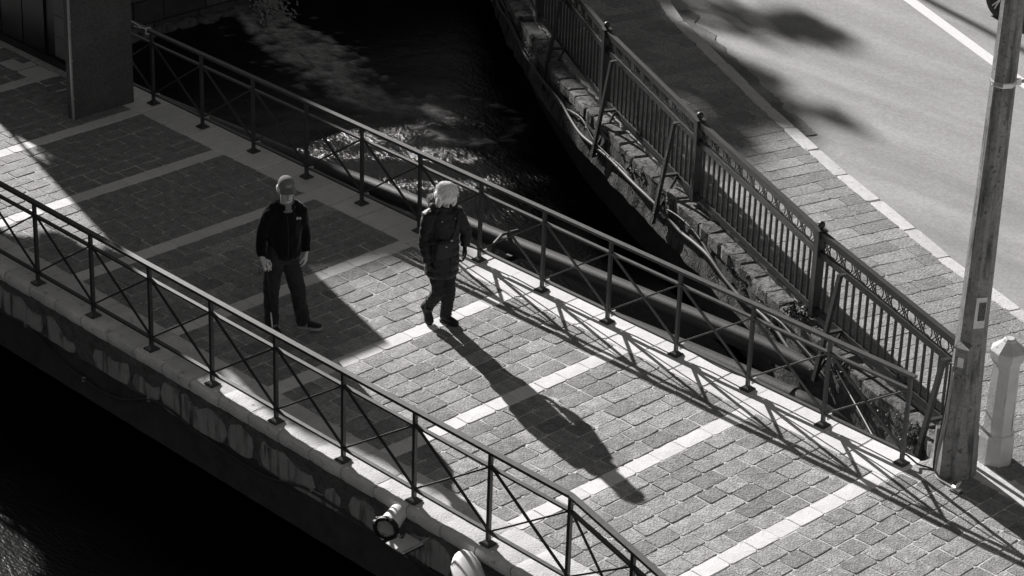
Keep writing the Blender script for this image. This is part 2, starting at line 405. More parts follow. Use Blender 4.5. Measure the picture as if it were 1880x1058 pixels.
# render patches (x ranges read off the photograph), each a thin raised skin
def patch(x0, x1, zt0, zt1, zb, seed):
    n_ = 16; top = []; bot = []
    for i in range(n_+1):
        t = i/n_; xx = x0+(x1-x0)*t; e = max(.0, math.sin(math.pi*t))**.12
        zt = (zt0+(zt1-zt0)*t); mid = (zt+zb)/2
        j1 = .14*noise.noise(V((xx*3.3, seed, 0)))+.03*noise.noise(V((xx*11, seed, 4))); j2 = .016*noise.noise(V((xx*5, seed, 9)))
        top.append((xx+.03*noise.noise(V((seed, t*7, 2))), mid+(zt+j1-mid)*e)); bot.append((xx+.03*noise.noise(V((seed, t*7, 5))), mid+(zb+j2-mid)*e))
    b_ = MB(); y0, y1 = -.068, -.108
    f = lambda p, y: (p[0], y-(.25*(p[0]-11.27) if p[0] > 11.27 else 0)-.006*noise.noise(V((p[0]*5, p[1]*5, seed))), p[1])
    vs = [f(p, y1) for p in top]+[f(p, y1) for p in bot]+[f(p, y0) for p in top]+[f(p, y0) for p in bot]; m = n_+1
    fs = [(i, i+1, m+i+1, m+i) for i in range(n_)]+[(2*m+i, 2*m+i+1, i+1, i) for i in range(n_)]+[(m+i, m+i+1, 3*m+i+1, 3*m+i) for i in range(n_)]+[(0, m, 3*m, 2*m), (n_, 2*m+n_, 3*m+n_, m+n_)]
    b_.add(vs, fs).build('render_patch', 'plaster', bridge, 40)
for i, a in enumerate([(1.2, 2.5, -.3, -.28, -.53), (2.55, 3.45, -.22, -.3, -.52), (3.5, 4.02, -.3, -.38, -.53), (4.35, 4.98, -.28, -.30, -.52), (5.05, 5.5, -.36, -.28, -.50), (5.52, 6.6, -.22, -.27, -.54), (6.62, 7.0, -.25, -.24, -.53),
                       (7.12, 7.95, -.2, -.3, -.52), (7.3, 8.35, -.46, -.42, -.53), (8.1, 8.34, -.36, -.34, -.47), (8.46, 9.15, -.24, -.3, -.5), (9.3, 9.9, -.3, -.24, -.52), (10.5, 11.3, -.25, -.25, -.53), (9.0, 9.6, -.49, -.47, -.56)]):
    patch(*a, i*3.7)

# ------------------------------------------------------------------ quay wall, cap stones, pavement slabs, kerb
quay = thing('quay_wall', 'mossy concrete quay wall curving along the canal under the ornate railing', 'wall', (6.5, 7, -1))
b_ = MB(); L = plen(QUAY); ns = 520; nz_ = 8; s0 = 20; vs = []
for i in range(ns+1):
    p, d = lerp_poly(QUAY, s0+(L-s0)*i/ns); nrm = V((-d.y, d.x))
    for j in range(nz_+1):
        zb = -.62-1.1*max(0, min(1, (p.x-8.6)/1.6)); z = zb+(-.08-zb)*j/nz_
        a = .045*noise.fractal(V((p.x*3, p.y*3, z*4)), 1, 2, 5)+.03*noise.noise(V((p.x, p.y, 0)))
        bulge = -.05*min(1, max(0, (-.25-z))/.35)
        q_ = p+nrm*(-.01+a*.7+bulge); vs.append((q_.x, q_.y, z))
b_.add(vs, [(i*(nz_+1)+j, (i+1)*(nz_+1)+j, (i+1)*(nz_+1)+j+1, i*(nz_+1)+j+1) for i in range(ns) for j in range(nz_)])
b_.build('wall_face', 'quay', quay, True)
QA = offset(QUAY, -.04); QB = offset(QUAY, .6)
k_ = len(QUAY); MB().add([(p.x, p.y, -.61) for p in QA]+[(p.x, p.y, -.63) for p in QB], [(i, i+1, k_+i+1, k_+i) for i in range(k_-1)]).build('slab_underside', 'damp', quay)
QC = offset(QUAY, .45)
MB().add([(p.x, p.y, -.6) for p in QC]+[(p.x, p.y, -2.5) for p in QC], [(i, i+1, k_+i+1, k_+i) for i in range(k_-1)]).build('footing', 'damp', quay)
QD = offset(QUAY, .3); MB().add([(p.x, p.y, -.10) for p in offset(QUAY, .01)]+[(p.x, p.y, -.10) for p in QD], [(i, i+1, k_+i+1, k_+i) for i in range(k_-1)]).build('cap_bed', 'quay', quay)
cap_var = [stone_mesh('cap_stone', 'cap', .33, .23, .14, .016, bev=.02) for _ in range(8)]
s = plen(QUAY[:3]); sEnd = L-.12
while s < sEnd:
    l = random.uniform(.2, .42); p, d = lerp_poly(QUAY, s+l/2); nrm = V((-d.y, d.x)); c = p+nrm*.085
    if random.random() > .05: place(random.choice(cap_var), 'cap_stone', quay, (c.x, c.y, -.03+random.uniform(-.018, .008)), math.atan2(d.y, d.x)+random.uniform(-.05, .05), ((l-.003)/.33, random.uniform(.9, 1.06), 1), .05)
    s += l
# broken lumps of old mortar on the wall
b_ = MB()
for i in range(150):
    s = random.uniform(plen(QUAY[:5]), L-.2); p, d = lerp_poly(QUAY, s); nrm = V((-d.y, d.x)); z = random.choice((random.uniform(-.2, -.08), random.uniform(-.6, -.1)))
    c = p+nrm*(.0+random.uniform(-.02, .02)); r = random.uniform(.012, .045)
    b_.ell((c.x, c.y, z), (r*random.uniform(.7, 1.6), r*random.uniform(.6, 1), r*random.uniform(.5, 1.2)), Matrix.Rotation(random.uniform(0, 3), 3, 'Z'), 6, 4)
o = b_.build('rubble_lumps', 'quay', quay); o['kind'] = 'stuff'
# pavement slabs: rows across, row normal (.965,-.26)
walk_var = [stone_mesh('paving_slab', 'walk', .24, .5, .05, .004, bev=.004) for _ in range(10)]
rd = V((.26, .9655)).normalized(); rn = V((rd.y, -rd.x))
def inside(p):  # between the cap line and the kerb
    def side(poly, pt, off):
        best = None
        for a, b__ in zip(poly[:-1], poly[1:]):
            a = V(a); b__ = V(b__); d = b__-a; t = max(0, min(1, (pt-a).dot(d)/d.length_squared)); qv = pt-(a+d*t)
            if best is None or qv.length < best[0]: best = (qv.length, d.x*qv.y-d.y*qv.x)
        return best[0]*(1 if best[1] > 0 else -1)-off
    return side(QX, p, .19) , -side(KERB, p, 0)
QX = QUAY[:-2]+[(12.02, 4.45), (13, 4.38), (16, 3.85)]
for ri in range(-2, 68):
    base = rn*(-2.2+ri*.245)
    # scan the row for its inside span
    span = None; t = 2.0
    while t < 16:
        p = base+rd*t; a, c = inside(p)
        if a > 0 and c > 0:
            if span is None: span = [t, t]
            span[1] = t
        t += .03
    if not span: continue
    t = span[0]-.02; e = span[1]+.04; first = True
    while t < e-.03:
        l = random.uniform(.38, .62)
        if first: l *= random.uniform(.4, 1); first = False
        if e-(t+l) < .16: l = e-t
        c = base+rd*(t+l/2)
        if seen((c.x, c.y, 0), 60): place(random.choice(walk_var), 'paving_slab', pavement, (c.x, c.y, random.uniform(-.0015, .002)), math.atan2(rn.y, rn.x)+random.choice((0, math.pi)), (.240/.24, (l-.005)/.5, 1), .004)
        t += l
kerb_var = [stone_mesh('kerb_stone', 'kerb', .75, .19, .2, .008, bev=.014) for _ in range(6)]
s = plen(KERB[:3])-1; KL = plen(KERB)
while s < KL-13:
    l = random.uniform(.68, .86); p, d = lerp_poly(KERB, s+l/2); nrm = V((-d.y, d.x)); c = p+nrm*.095
    place(random.choice(kerb_var), 'kerb_stone', pavement, (c.x, c.y, .006+random.uniform(-.005, .005)), math.atan2(d.y, d.x)+random.choice((0, math.pi)), ((l-.01)/.75, 1, 1), .006)
    s += l
# lane line and the rough patch in the gutter
lm.add([(p.x, p.y, -.046) for p in L0]+[(p.x, p.y, -.046) for p in L1], [(i, i+1, len(L0)+i+1, len(L0)+i) for i in range(len(L0)-1)])
lm.build('lane_line', 'paint', road)

# ------------------------------------------------------------------ water
def grid_water(x0, x1, y0, y1, st, name):
    nx = int((x1-x0)/st); ny = int((y1-y0)/st)
    X, Y = np.meshgrid(np.linspace(x0, x1, nx+1), np.linspace(y0, y1, ny+1), indexing='ij')
    PATH = np.array([(-5.3, 9.85), (-4.4, 9.55), (-3.4, 9.35), (-2.6, 9.15), (-1.9, 8.85), (-1.2, 8.75), (-.6, 9.05), (0, 9.1)])
    WID = np.array([.35, .45, .62, .6, .42, .36, .33, .25]); STR = np.array([1, 1, 1, .9, .9, .6, .3, .1])
    D = np.full(X.shape, 9.); SS = np.zeros(X.shape); ST = np.zeros(X.shape); acc = 0
    for i in range(len(PATH)-1):
        a, b__ = PATH[i], PATH[i+1]; d = b__-a; L2 = d@d
        t = np.clip(((X-a[0])*d[0]+(Y-a[1])*d[1])/L2, 0, 1)
        dist = np.hypot(X-a[0]-d[0]*t, Y-a[1]-d[1]*t)/(WID[i]+(WID[i+1]-WID[i])*t)
        m_ = dist < D; D = np.where(m_, dist, D); SS = np.where(m_, acc+t*np.sqrt(L2), SS); ST = np.where(m_, STR[i]+(STR[i+1]-STR[i])*t, ST); acc += np.sqrt(L2)
    turb = .9*np.exp(-((X-.3)**2/9+(Y-8.0)**2/4))+.7*np.exp(-((X+2.5)**2/4+(Y-9)**2/1.2))+.28*np.exp(-((X-2.5)**2/6+(Y-7.4)**2/2))
    LF = np.zeros(X.shape); r2 = np.random.RandomState(11); S_ = X*.7+Y*.71; T_ = X*.71-Y*.7
    for k in range(14):
        ks = r2.uniform(.4, 2.2); kt = r2.uniform(2.5, 9); LF += np.sin(ks*S_+kt*T_*(1 if k % 2 else -1)+1.3*np.sin(.9*S_+k)+r2.uniform(0, 6.28))
    turb = turb*np.clip(.36+.22*LF, .08, 1.0)
    ring = np.exp(-((np.hypot((X-.1)/1.0, (Y-9.3)/.75)-.95)/.13)**2)
    Z = np.zeros(X.shape); F = np.zeros(X.shape)
    rng = np.random.RandomState(3)
    for k in range(26):
        wl = rng.uniform(.14, .6); th = rng.uniform(0, 6.28); ph = rng.uniform(0, 6.28)
        warp = .12*np.sin(2.1*X+ph)+.12*np.sin(1.7*Y-ph)
        Z += .011*wl**.8*np.sin(6.283/wl*(X*np.cos(th)+Y*np.sin(th)+warp)+ph)
    Z *= (.06+.2*turb)
    it = np.nditer(X, flags=['multi_index'])
    for _ in it:
        i, j = it.multi_index
        if D[i, j] < 1.9 or ring[i, j] > .08:
            f1 = noise.fractal(V((SS[i, j]*1.6, D[i, j]*2.2, 1)), 1, 2, 5); f2 = noise.fractal(V((X[i, j]*5, Y[i, j]*5, 4)), .9, 2, 4)
            a = ST[i, j]*max(0, min(1, 1.25-D[i, j]*1.05+.75*f1+.45*f2))
            c = ring[i, j]*max(0, min(.35, .08+.6*f2))
            F[i, j] = max(a*(.75+.5*f2), c); Z[i, j] += .03*F[i, j]+.02*f2*turb[i, j]
    vs = np.stack([X, Y, Z+WZ], -1).reshape(-1, 3)
    m1 = ny+1; I, J = np.meshgrid(np.arange(nx), np.arange(ny), indexing='ij'); b0 = (I*m1+J).ravel()
    fs = np.stack([b0, b0+m1, b0+m1+1, b0+1], -1)
    me = bpy.data.meshes.new(name); me.from_pydata(vs.tolist(), [], fs.tolist()); me.polygons.foreach_set('use_smooth', [True]*len(me.polygons))
    at = me.attributes.new('foam', 'FLOAT', 'POINT'); at.data.foreach_set('value', np.clip(F, 0, 1).ravel().astype(np.float32))
    at = me.attributes.new('chop', 'FLOAT', 'POINT'); at.data.foreach_set('value', np.clip(turb, 0, 1).ravel().astype(np.float32))
    me.materials.append(MT['water']); o = bpy.data.objects.new(name, me); COL.objects.link(o); return o
m = bpy.data.materials.new('water'); m.use_nodes = True; MT['water'] = m
t = m.node_tree; b = t.nodes['Principled BSDF']; b.inputs['Base Color'].default_value = (.0025, .0025, .0025, 1); b.inputs['Roughness'].default_value = .21; b.inputs['IOR'].default_value = 1.33
at = t.nodes.new('ShaderNodeAttribute'); at.attribute_name = 'foam'; ac = t.nodes.new('ShaderNodeAttribute'); ac.attribute_name = 'chop'
geo = t.nodes.new('ShaderNodeNewGeometry')
fo = t.nodes.new('ShaderNodeBsdfDiffuse'); fo.inputs[0].default_value = (.75, .75, .75, 1)
n1 = t.nodes.new('ShaderNodeTexNoise'); n1.inputs['Scale'].default_value = 10; n1.inputs['Detail'].default_value = 6; mpw = t.nodes.new('ShaderNodeMapping'); mpw.inputs['Rotation'].default_value = (0, 0, R_(-45)); mpw.inputs['Scale'].default_value = (.45, 1.15, 1); t.links.new(geo.outputs['Position'], mpw.inputs['Vector']); t.links.new(mpw.outputs[0], n1.inputs['Vector'])
n2 = t.nodes.new('ShaderNodeTexNoise'); n2.inputs['Scale'].default_value = 30; n2.inputs['Detail'].default_value = 4; t.links.new(mpw.outputs[0], n2.inputs['Vector'])
ad = t.nodes.new('ShaderNodeMath'); ad.operation = 'ADD'; t.links.new(n1.outputs['Fac'], ad.inputs[0]); t.links.new(n2.outputs['Fac'], ad.inputs[1])
ds = t.nodes.new('ShaderNodeMath'); ds.operation = 'MULTIPLY_ADD'; t.links.new(ac.outputs['Fac'], ds.inputs[0]); ds.inputs[1].default_value = .021; ds.inputs[2].default_value = .006
bu = t.nodes.new('ShaderNodeBump'); bu.inputs['Strength'].default_value = 1; t.links.new(ds.outputs[0], bu.inputs['Distance']); t.links.new(ad.outputs[0], bu.inputs['Height'])
t.links.new(bu.outputs[0], b.inputs['Normal']); t.links.new(bu.outputs[0], fo.inputs['Normal'])
mr = t.nodes.new('ShaderNodeMapRange'); mr.inputs['From Min'].default_value = .72; mr.inputs['From Max'].default_value = 1.3; mr.inputs['To Min'].default_value = .35; mr.inputs['To Max'].default_value = 1.1
t.links.new(ad.outputs[0], mr.inputs['Value'])
mu = t.nodes.new('ShaderNodeMath'); mu.operation = 'MULTIPLY'; mu.use_clamp = True; t.links.new(mr.outputs[0], mu.inputs[0]); t.links.new(at.outputs['Fac'], mu.inputs[1])
mx = t.nodes.new('ShaderNodeMixShader'); t.links.new(mu.outputs[0], mx.inputs[0]); t.links.new(b.outputs[0], mx.inputs[1]); t.links.new(fo.outputs[0], mx.inputs[2])
t.links.new(mx.outputs[0], t.nodes['Material Output'].inputs[0])
struct(grid_water(-5.7, 12.6, 3.0, 15.5, .055, 'water'), 'black canal water with pale foam')
nw = MB(); st = .35; nx, ny = 110, 70
vs = [(-20+st*i, 3.0-st*j, WZ+.012*math.sin(i*1.7+j*.9)+.01*noise.noise(V((i*.7, j*.7, 0)))) for i in range(nx+1) for j in range(ny+1)]
nw.add(vs, [(i*(ny+1)+j, (i+1)*(ny+1)+j, (i+1)*(ny+1)+j+1, i*(ny+1)+j+1) for i in range(nx) for j in range(ny)])
wo = struct(nw.build('water', MT['water'], smooth=True), 'black canal water below the bridge')
at = wo.data.attributes.new('chop', 'FLOAT', 'POINT'); at.data.foreach_set('value', [max(0, min(1, .10*math.exp(-((x-5.8)**2/.5+(y+1.95)**2/.3)))) for x, y, z in nw.v])

# west end of the canal: big-block wall, culvert mouth with the spout of water
bw_ = thing('canal_end_wall', 'dark block masonry wall closing the far end of the canal', 'wall', (-5.5, 9, -1.6))
z = -2.2; row = 0
while z < .1:
    y = 3.4-(row % 2)*.35
    while y < 15.2:
        l = random.uniform(.55, .95)
        if not (9.35 < y+l/2 < 10.3 and -1.55 < z < -.75):
            MB().box((-5.6+random.uniform(-.015, .02), y+l/2, z+.19), (.5, l-.025, .36)).build('wall_block', 'block', bw_)
        y += l
    z += .38; row += 1
b_ = MB()
for i in range(30):
    y = 4.3+i*.36; b_.ell((-5.28+random.uniform(-.06, .06), y, WZ+.0), (.16, .2+random.uniform(0, .08), .1), None, 8, 5)
b_.build('footing_stones', 'cap', bw_)
sp = MB()
for i in range(900):
    t_ = random.random(); x = -5.4+.95*t_; zz = -1.08-.52*t_**1.8; w = .13+.2*t_; r = random.uniform(.006, .020)*(1.2-.4*t_)
    sp.ell((x, 9.82+random.gauss(0, .5)*w, zz+random.gauss(0, .04)), (r*2.2, r*.8, r), Matrix.Rotation(.5, 3, 'Y') @ Matrix.Rotation(random.uniform(-.4, .4), 3, 'Z'), 6, 4)
m = bpy.data.materials.new('white_water'); m.use_nodes = True; MT['spray'] = m; b = m.node_tree.nodes['Principled BSDF']; b.inputs['Base Color'].default_value = (.42, .42, .42, 1); b.inputs['Roughness'].default_value = .5
o = sp.build('water_spout', 'spray', None, True); o['kind'] = 'stuff'; o['label'] = 'white water gushing from the end wall into the dark canal'

# pipes alongside the bridge
def pipe_thing(label, pts, r, flange=()):
    th = thing('water_pipe', label, 'pipe', pts[0])
    MB().tube(catmull(pts, 5), r, 18).build('pipe_run', 'pipe', th, 50)
    for a, b__ in flange: MB().tube([a, b__], r+.014, 18).build('coupling', 'pipe', th, 50)
    return th
pipe_thing('large dark iron pipe farther from the bridge deck, over the water', [(-3, 4.55, -.42), (.34, 4.77, -.42), (1.91, 4.89, -.42), (3.31, 5.07, -.42), (4.92, 5.18, -.42), (6.58, 5.31, -.42), (8.11, 5.43, -.42), (9.3, 5.48, -.42), (10.2, 5.42, -.45)], .115)
pipe_thing('dark iron pipe tucked against the far edge of the bridge deck', [(4.2, 4.36, -.42), (5.4, 4.44, -.42), (7.18, 4.66, -.42), (8.66, 4.80, -.42), (9.7, 4.84, -.42), (10.1, 4.85, -.43), (10.45, 4.88, -.52), (10.65, 4.93, -.75), (10.7, 4.95, -1.3)], .115, [((9.78, 4.842, -.42), (9.86, 4.844, -.42))])
# saddle bracket under the farther pipe
hb = thing('pipe_bracket', 'small dark steel bracket carrying the pipes beside the walking woman', 'bracket', (5.15, 4.7, -.5))
MB().bar((5.2, 4.15, -.62), (5.2, 5.4, -.62), .08, .07).build('arm', 'steel', hb); MB().tube([(5.2, 4.95, -.62), (5.2, 4.98, -.35), (5.2, 5.1, -.28), (5.2, 5.35, -.3), (5.2, 5.38, -.62)], .02, 6).build('strap', 'steel', hb)

# ------------------------------------------------------------------ bridge railings
HT, HM, HB = .955, .815, .135
def bridge_railing(label, posts, first_end, last_end, flip):
    th = thing('bridge_railing', label, 'railing', (posts[0][0], posts[0][1], 0))
    P = [V((x, y, 0)) for x, y in posts]
    for p in P:
        po = MB().box((p.x, p.y, HT/2), (.036, .036, HT)).build('post', 'steel', th)
        mb = MB(); mb.box((p.x, p.y, .008), (.125, .125, .012)); mb.box((p.x, p.y, .03), (.11, .11, .034), None, .4)
        for sx in (-1, 1):
            for sy in (-1, 1): mb.tube([(p.x+sx*.048, p.y+sy*.048, .01), (p.x+sx*.048, p.y+sy*.048, .024)], .007, 6)
        mb.build('base_plate', 'steel', po)
    for a, b__ in zip(P[:-1], P[1:]):
        d = (b__-a).normalized(); nrm = V((-d.y, d.x, 0))
        e0 = a-d*(.04 if a is P[0] and first_end else 0); e1 = b__+d*(.05 if b__ is P[-1] and last_end else 0)
        MB().bar(e0+V((0, 0, HT+.012)), e1+V((0, 0, HT+.012)), .062, .03).build('top_rail', 'steel', th)
        MB().bar(a+d*.018+V((0, 0, HM)), b__-d*.018+V((0, 0, HM)), .042, .022).build('middle_rail', 'steel', th)
        MB().bar(a+d*.018+V((0, 0, HB)), b__-d*.018+V((0, 0, HB)), .042, .022).build('bottom_rail', 'steel', th)
        z0, z1 = HB+.012, HM-.012
        # one diagonal is a flat bar on edge, the other a flat bar lying behind it
        MB().bar(a+d*.02+V((0, 0, z1))+nrm*.008, b__-d*.02+V((0, 0, z0))+nrm*.008, .010, .034, (0, 0, 1)).build('brace', 'steel', th)
        MB().bar(a+d*.02+V((0, 0, z0))-nrm*.008, b__-d*.02+V((0, 0, z1))-nrm*.008, .014, .017, (0, 0, 1)).build('brace', 'steel', th)
    return th
bridge_railing('dark steel cross-braced railing on the far side of the footbridge, beside the canal', [(i*.9888, 4.0245) for i in range(-2, 13)], False, True, 1)
bridge_railing('dark steel cross-braced railing on the near side of the footbridge, above the floodlights', [(3.247+1.003*i, 0) for i in range(-5, 9)]+[(12.25, -.245), (13.2, -.49), (14.1, -.72)], False, False, 1)
# cable clipped to the far railing, below the bottom rail
cb = thing('clipped_cable', 'thin cable clipped along the foot of the far bridge railing', 'cable', (0, 4.06, .1))
pts = []
for i in range(0, 12):
    for k in range(5):
        t_ = k/5; pts.append((i*.9888+t_*.9888, 4.065+.01*math.sin(t_*6.28), .105-.03*math.sin(math.pi*t_)*(1 if i in (5, 9) else .25)))
pts += [(11.9, 4.06, .09), (12.0, 4.09, .03), (12.1, 4.14, .015), (12.2, 4.16, .02), (12.26, 4.17, .1)]
MB().tube(catmull(pts, 2), .010, 6).build('cable_run', 'cableblack', cb, True)
for i in range(0, 12):
    MB().box((i*.9888+.06, 4.045, .118), (.014, .06, .06)).build('clip', 'rope', cb)
st_ = thing('string_knot', 'pale string knotted on the far railing beside the dark pier', 'string', (-.15, 4.02, .96))
MB().tube(catmull([(-.45, 3.98, 1.0), (-.3, 3.97, 1.02), (-.16, 3.98, .99), (-.05, 3.99, 1.0), (.0, 4.0, 1.03)], 3), .007, 5).build('tail', 'rope', st_)
MB().tube(catmull([(-.08, 3.98, .985), (-.08, 4.06, .985), (-.05, 4.06, .93), (-.05, 3.98, .93), (-.03, 3.97, 1.0)], 3), .008, 5).build('knot', 'rope', st_)
MB().tube(catmull([(-.3, 3.98, .96), (-.18, 3.97, .98), (-.05, 3.98, 1.0)], 3), .006, 5).build('tail', 'rope', st_)

# ------------------------------------------------------------------ ornate quay railing
QP = [(-3.75, 13.35), (-1.35, 11.55), (1.02, 9.85), (3.68, 8.36), (6.42, 7.06), (9.27, 5.81), (11.77, 4.87)]
qr = thing('quay_railing', 'ornate painted railing with ball-topped posts and scroll frieze along the quay', 'railing', (QP[3][0], QP[3][1], 0))
for i, (x, y) in enumerate(QP):
    if i == len(QP)-1: break
    a = V(QP[max(i-1, 0)]); c = V(QP[min(i+1, len(QP)-1)]); ang = math.atan2(c.y-a.y, c.x-a.x); Rz = Matrix.Rotation(ang, 3, 'Z')
    po = MB().box((x, y, .51), (.095, .095, 1.02), Rz).build('post', 'green', qr)
    MB().box((x, y, 1.028), (.115, .115, .016), Rz).build('post_cap', 'green', po)
    MB().tube([(x, y, 1.03), (x, y, 1.055)], .022, 10).ell((x, y, 1.085), (.042, .042, .042), None, 14, 10).build('ball_finial', 'green', po, True)
ZT, ZF, ZB = .985, .775, .10
fri = None
def frieze(a, b__):
    """flat scrollwork between two rails: X, then a pair of C scrolls, repeated"""
    d = (b__-a).normalized(); L_ = (b__-a).length; n_ = round(L_/.155); w = L_/n_; mb = MB(); nrm = V((-d.y, d.x, 0))
    z0, z1 = ZF+.022, ZT-.03; h = z1-z0
    for k in range(n_):
        o_ = a+d*(k*w)
        if k % 2 == 0:
            for s0, s1 in ((z0, z1), (z1, z0)): mb.bar(o_+V((0, 0, s0)), o_+d*w*.98+V((0, 0, s1)), .010, .009)
            for s0, s1 in ((z0, z1), (z1, z0)): mb.bar(o_+d*w*.3+V((0, 0, s0)), o_+d*w*1.28+V((0, 0, s1)), .010, .009)
        else:
            for sgn, cx in ((1, .36), (-1, .72)):
                c = o_+d*w*cx+V((0, 0, (z0+z1)/2)); arc = []
                for j in range(9):
                    th_ = R_(70)+R_(220)*j/8; r = h*.40
                    arc.append(c+d*(sgn*r*.75*math.cos(th_))+V((0, 0, r*math.sin(th_))))
                for p0, p1 in zip(arc[:-1], arc[1:]): mb.bar(p0, p1, .010, .010)
                mb.box(arc[0], (.016, .016, .018)); mb.box(arc[-1], (.016, .016, .018))
    return mb
for (ax, ay), (bx, by) in zip(QP[:-1], QP[1:]):
    a = V((ax, ay, 0)); b__ = V((bx, by, 0)); d = (b__-a).normalized(); a2 = a+d*.05; b2 = b__-d*(.05 if (bx, by) != QP[-1] else -.02)
    MB().bar(a2+V((0, 0, ZT)), b2+V((0, 0, ZT)), .06, .075).build('top_rail', 'green', qr)
    MB().bar(a2+V((0, 0, ZF-.012)), b2+V((0, 0, ZF-.012)), .045, .07).build('frieze_rail', 'green', qr)
    MB().bar(a2+V((0, 0, ZB)), b2+V((0, 0, ZB)), .045, .06).build('bottom_rail', 'green', qr)
    fr = frieze(a2, b2).build('scroll_frieze', 'green', qr)
    L_ = (b2-a2).length; n_ = round(L_/.138)
    for k in range(1, n_):
        p = a2+d*(L_*k/n_)
        if seen((p.x, p.y, .5), 30): MB().bar((p.x, p.y, ZB+.03), (p.x, p.y, ZF-.047), .024, .024, (d.x, d.y, 0)).build('baluster', 'green', qr)
# raking struts on the water side
for x, y, zb in ((2.2, 9.17, -.45), (4.12, 8.14, -.48), (5.97, 7.27, -.48), (9.85, 5.59, -.42), (11.72, 4.89, -.4)):
    p = V((x, y, 0)); i = min(range(len(QP)-1), key=lambda k: abs((QP[k][0]+QP[k+1][0])/2-x)); d = (V(QP[i+1])-V(QP[i])).normalized(); out = V((d.y, -d.x, 0))
    mb = MB(); top = p+out*.03+V((0, 0, ZF+.02)); kn = p+out*.10+V((0, 0, ZF+.02)); bot = p+out*.30+V((0, 0, zb))
    mb.bar(top, kn, .05, .012).bar(kn, bot, .06, .04, out)
    t_ = (ZF-ZB)/(ZF-zb); m_ = kn.lerp(bot, t_); mb.bar(m_+V((0, 0, .02)), V((x, y, ZB+.03))+out*.02, .05, .03)
    mb.bar(V((x, y, ZB))+out*.02, bot+V((0, 0, .03)), .02, .03)
    mb.build('strut', 'green', qr)

# cables slung along the quay wall
def slung(label, pts, r, m, name='slung_cable'):
    q3 = []
    for s_, off, z in pts:
        p, d = lerp_poly(QUAY, s_); nrm = V((d.y, -d.x)); c = p+nrm*off; q3.append((c.x, c.y, z))
    o = MB().tube(catmull(q3, 5), r, 8).build(name, m, None, True); return tag(o, label, 'cable')
SQ = plen(QUAY)
def wav(r0, z0, off, seed, n_=34, dz=.1):
    return [(plen(QUAY[:3])+(SQ-plen(QUAY[:3])-2.7)*i/n_, off+.02*math.sin(i*1.3+seed), z0+dz*noise.noise(V((i*.45, seed, 0)))) for i in range(n_+1)]
slung('thick grey conduit slung along the quay wall face', wav(0, -.32, .07, 2.2, dz=.13), .021, 'conduit', 'wall_conduit')
slung('thinner pale cable sagging along the quay wall above the conduit', wav(0, -.26, .06, 7.7, dz=.18), .010, 'conduit')
tag(MB().tube(catmull([(9.9, 5.35, -.12), (10.6, 4.95, -.25), (11.2, 4.6, -.34), (11.7, 4.35, -.25), (12.02, 4.32, .01), (12.1, 4.3, .02)], 5), .006, 6).build('loose_wire', 'rope', None, True), 'loose pale wire crossing the corner pocket beside the lamp pole', 'wire')

# moss and weeds on the wall
def leaves(b_, c, r, n_, size, flat=1):
    for _ in range(n_):
        u_ = V((random.gauss(0, 1), random.gauss(0, 1), random.gauss(0, 1))).normalized()*random.random()**.4
        p = V(c)+V((u_.x*r[0], u_.y*r[1], u_.z*r[2])); x = V((random.gauss(0, 1), random.gauss(0, 1), random.gauss(0, 1)*flat)).normalized()
        y = x.cross(V((random.gauss(0, 1), random.gauss(0, 1), random.gauss(0, 1)))).normalized(); s_ = size*random.uniform(.6, 1.3)
        b_.add([p-x*s_, p+y*s_*.45, p+x*s_, p-y*s_*.45], [(0, 1, 2, 3)])
b_ = MB()
for i in range(70):
    s = random.uniform(plen(QUAY[:6]), SQ-.15); p, d = lerp_poly(QUAY, s); nrm = V((d.y, -d.x)); z = random.uniform(-.5, -.06)
    c = p+nrm*.02; leaves(b_, (c.x, c.y, z), (.09, .09, .06), 26, .016)
mo = b_.build('wall_moss', 'leaf'); mo['kind'] = 'stuff'; mo['label'] = 'dark moss and small weeds growing on the quay wall'
def weed(label, c, r, n_):
    th = thing('wall_plant', label, 'plant', c); mb = MB(); leaves(mb, c, r, n_, .03); mb.build('foliage', 'leaf', th)
    mb = MB()
    for k in range(7):
        e = V(c)+V((random.uniform(-1, 1)*r[0], random.uniform(-1, 1)*r[1], random.uniform(-.3, 1)*r[2])); mb.tube([V(c)-V((0, 0, r[2])), (V(c)+e)/2+V((0, 0, .02)), e], .004, 5)
    mb.build('stems', 'bark', th)
weed('small weed rooted at the foot of the third ball-topped post', (9.12, 5.72, .03), (.16, .14, .10), 150)
weed('scraggy plant hanging on the wall just behind the end of the bridge railing', (10.1, 5.25, -.08), (.18, .1, .13), 130)
weed('dry tuft of weeds in the corner between quay wall and lamp pole', (11.45, 4.72, -.12), (.15, .12, .16), 140)

# ------------------------------------------------------------------ lamp pole
lp = thing('lamp_pole', 'tall octagonal weathered lamp pole at the right end of the bridge', 'pole', (12.31, 4.31, 0))
def octo(c, levels, ph=math.pi/8, n_=8):
    return [[V((c[0]+dx+r*math.cos(2*math.pi*k/n_+ph), c[1]+dy+r*math.sin(2*math.pi*k/n_+ph), z)) for k in range(n_)] for z, r, dx, dy in levels]
PC = (12.30, 4.30); ph = R_(-10)
MB().loft(octo(PC, [(-.02, .205, 0, 0), (.25, .198, 0, 0), (.5, .178, 0, 0), (.9, .160, 0, 0), (1.6, .141, 0, 0), (3.2, .122, 0, 0), (4.8, .108, 0, 0), (9, .08, 0, 0)], ph)).build('shaft', 'pole', lp)
cl = MB().loft(octo(PC, [(4.02, .1185, 0, 0), (4.03, .123, 0, 0), (4.06, .123, 0, 0), (4.07, .118, 0, 0)], ph)).build('clamp_band', 'zinc', lp)
e = V((PC[0], PC[1], 4.05)); rt = V((.70, .71, 0))
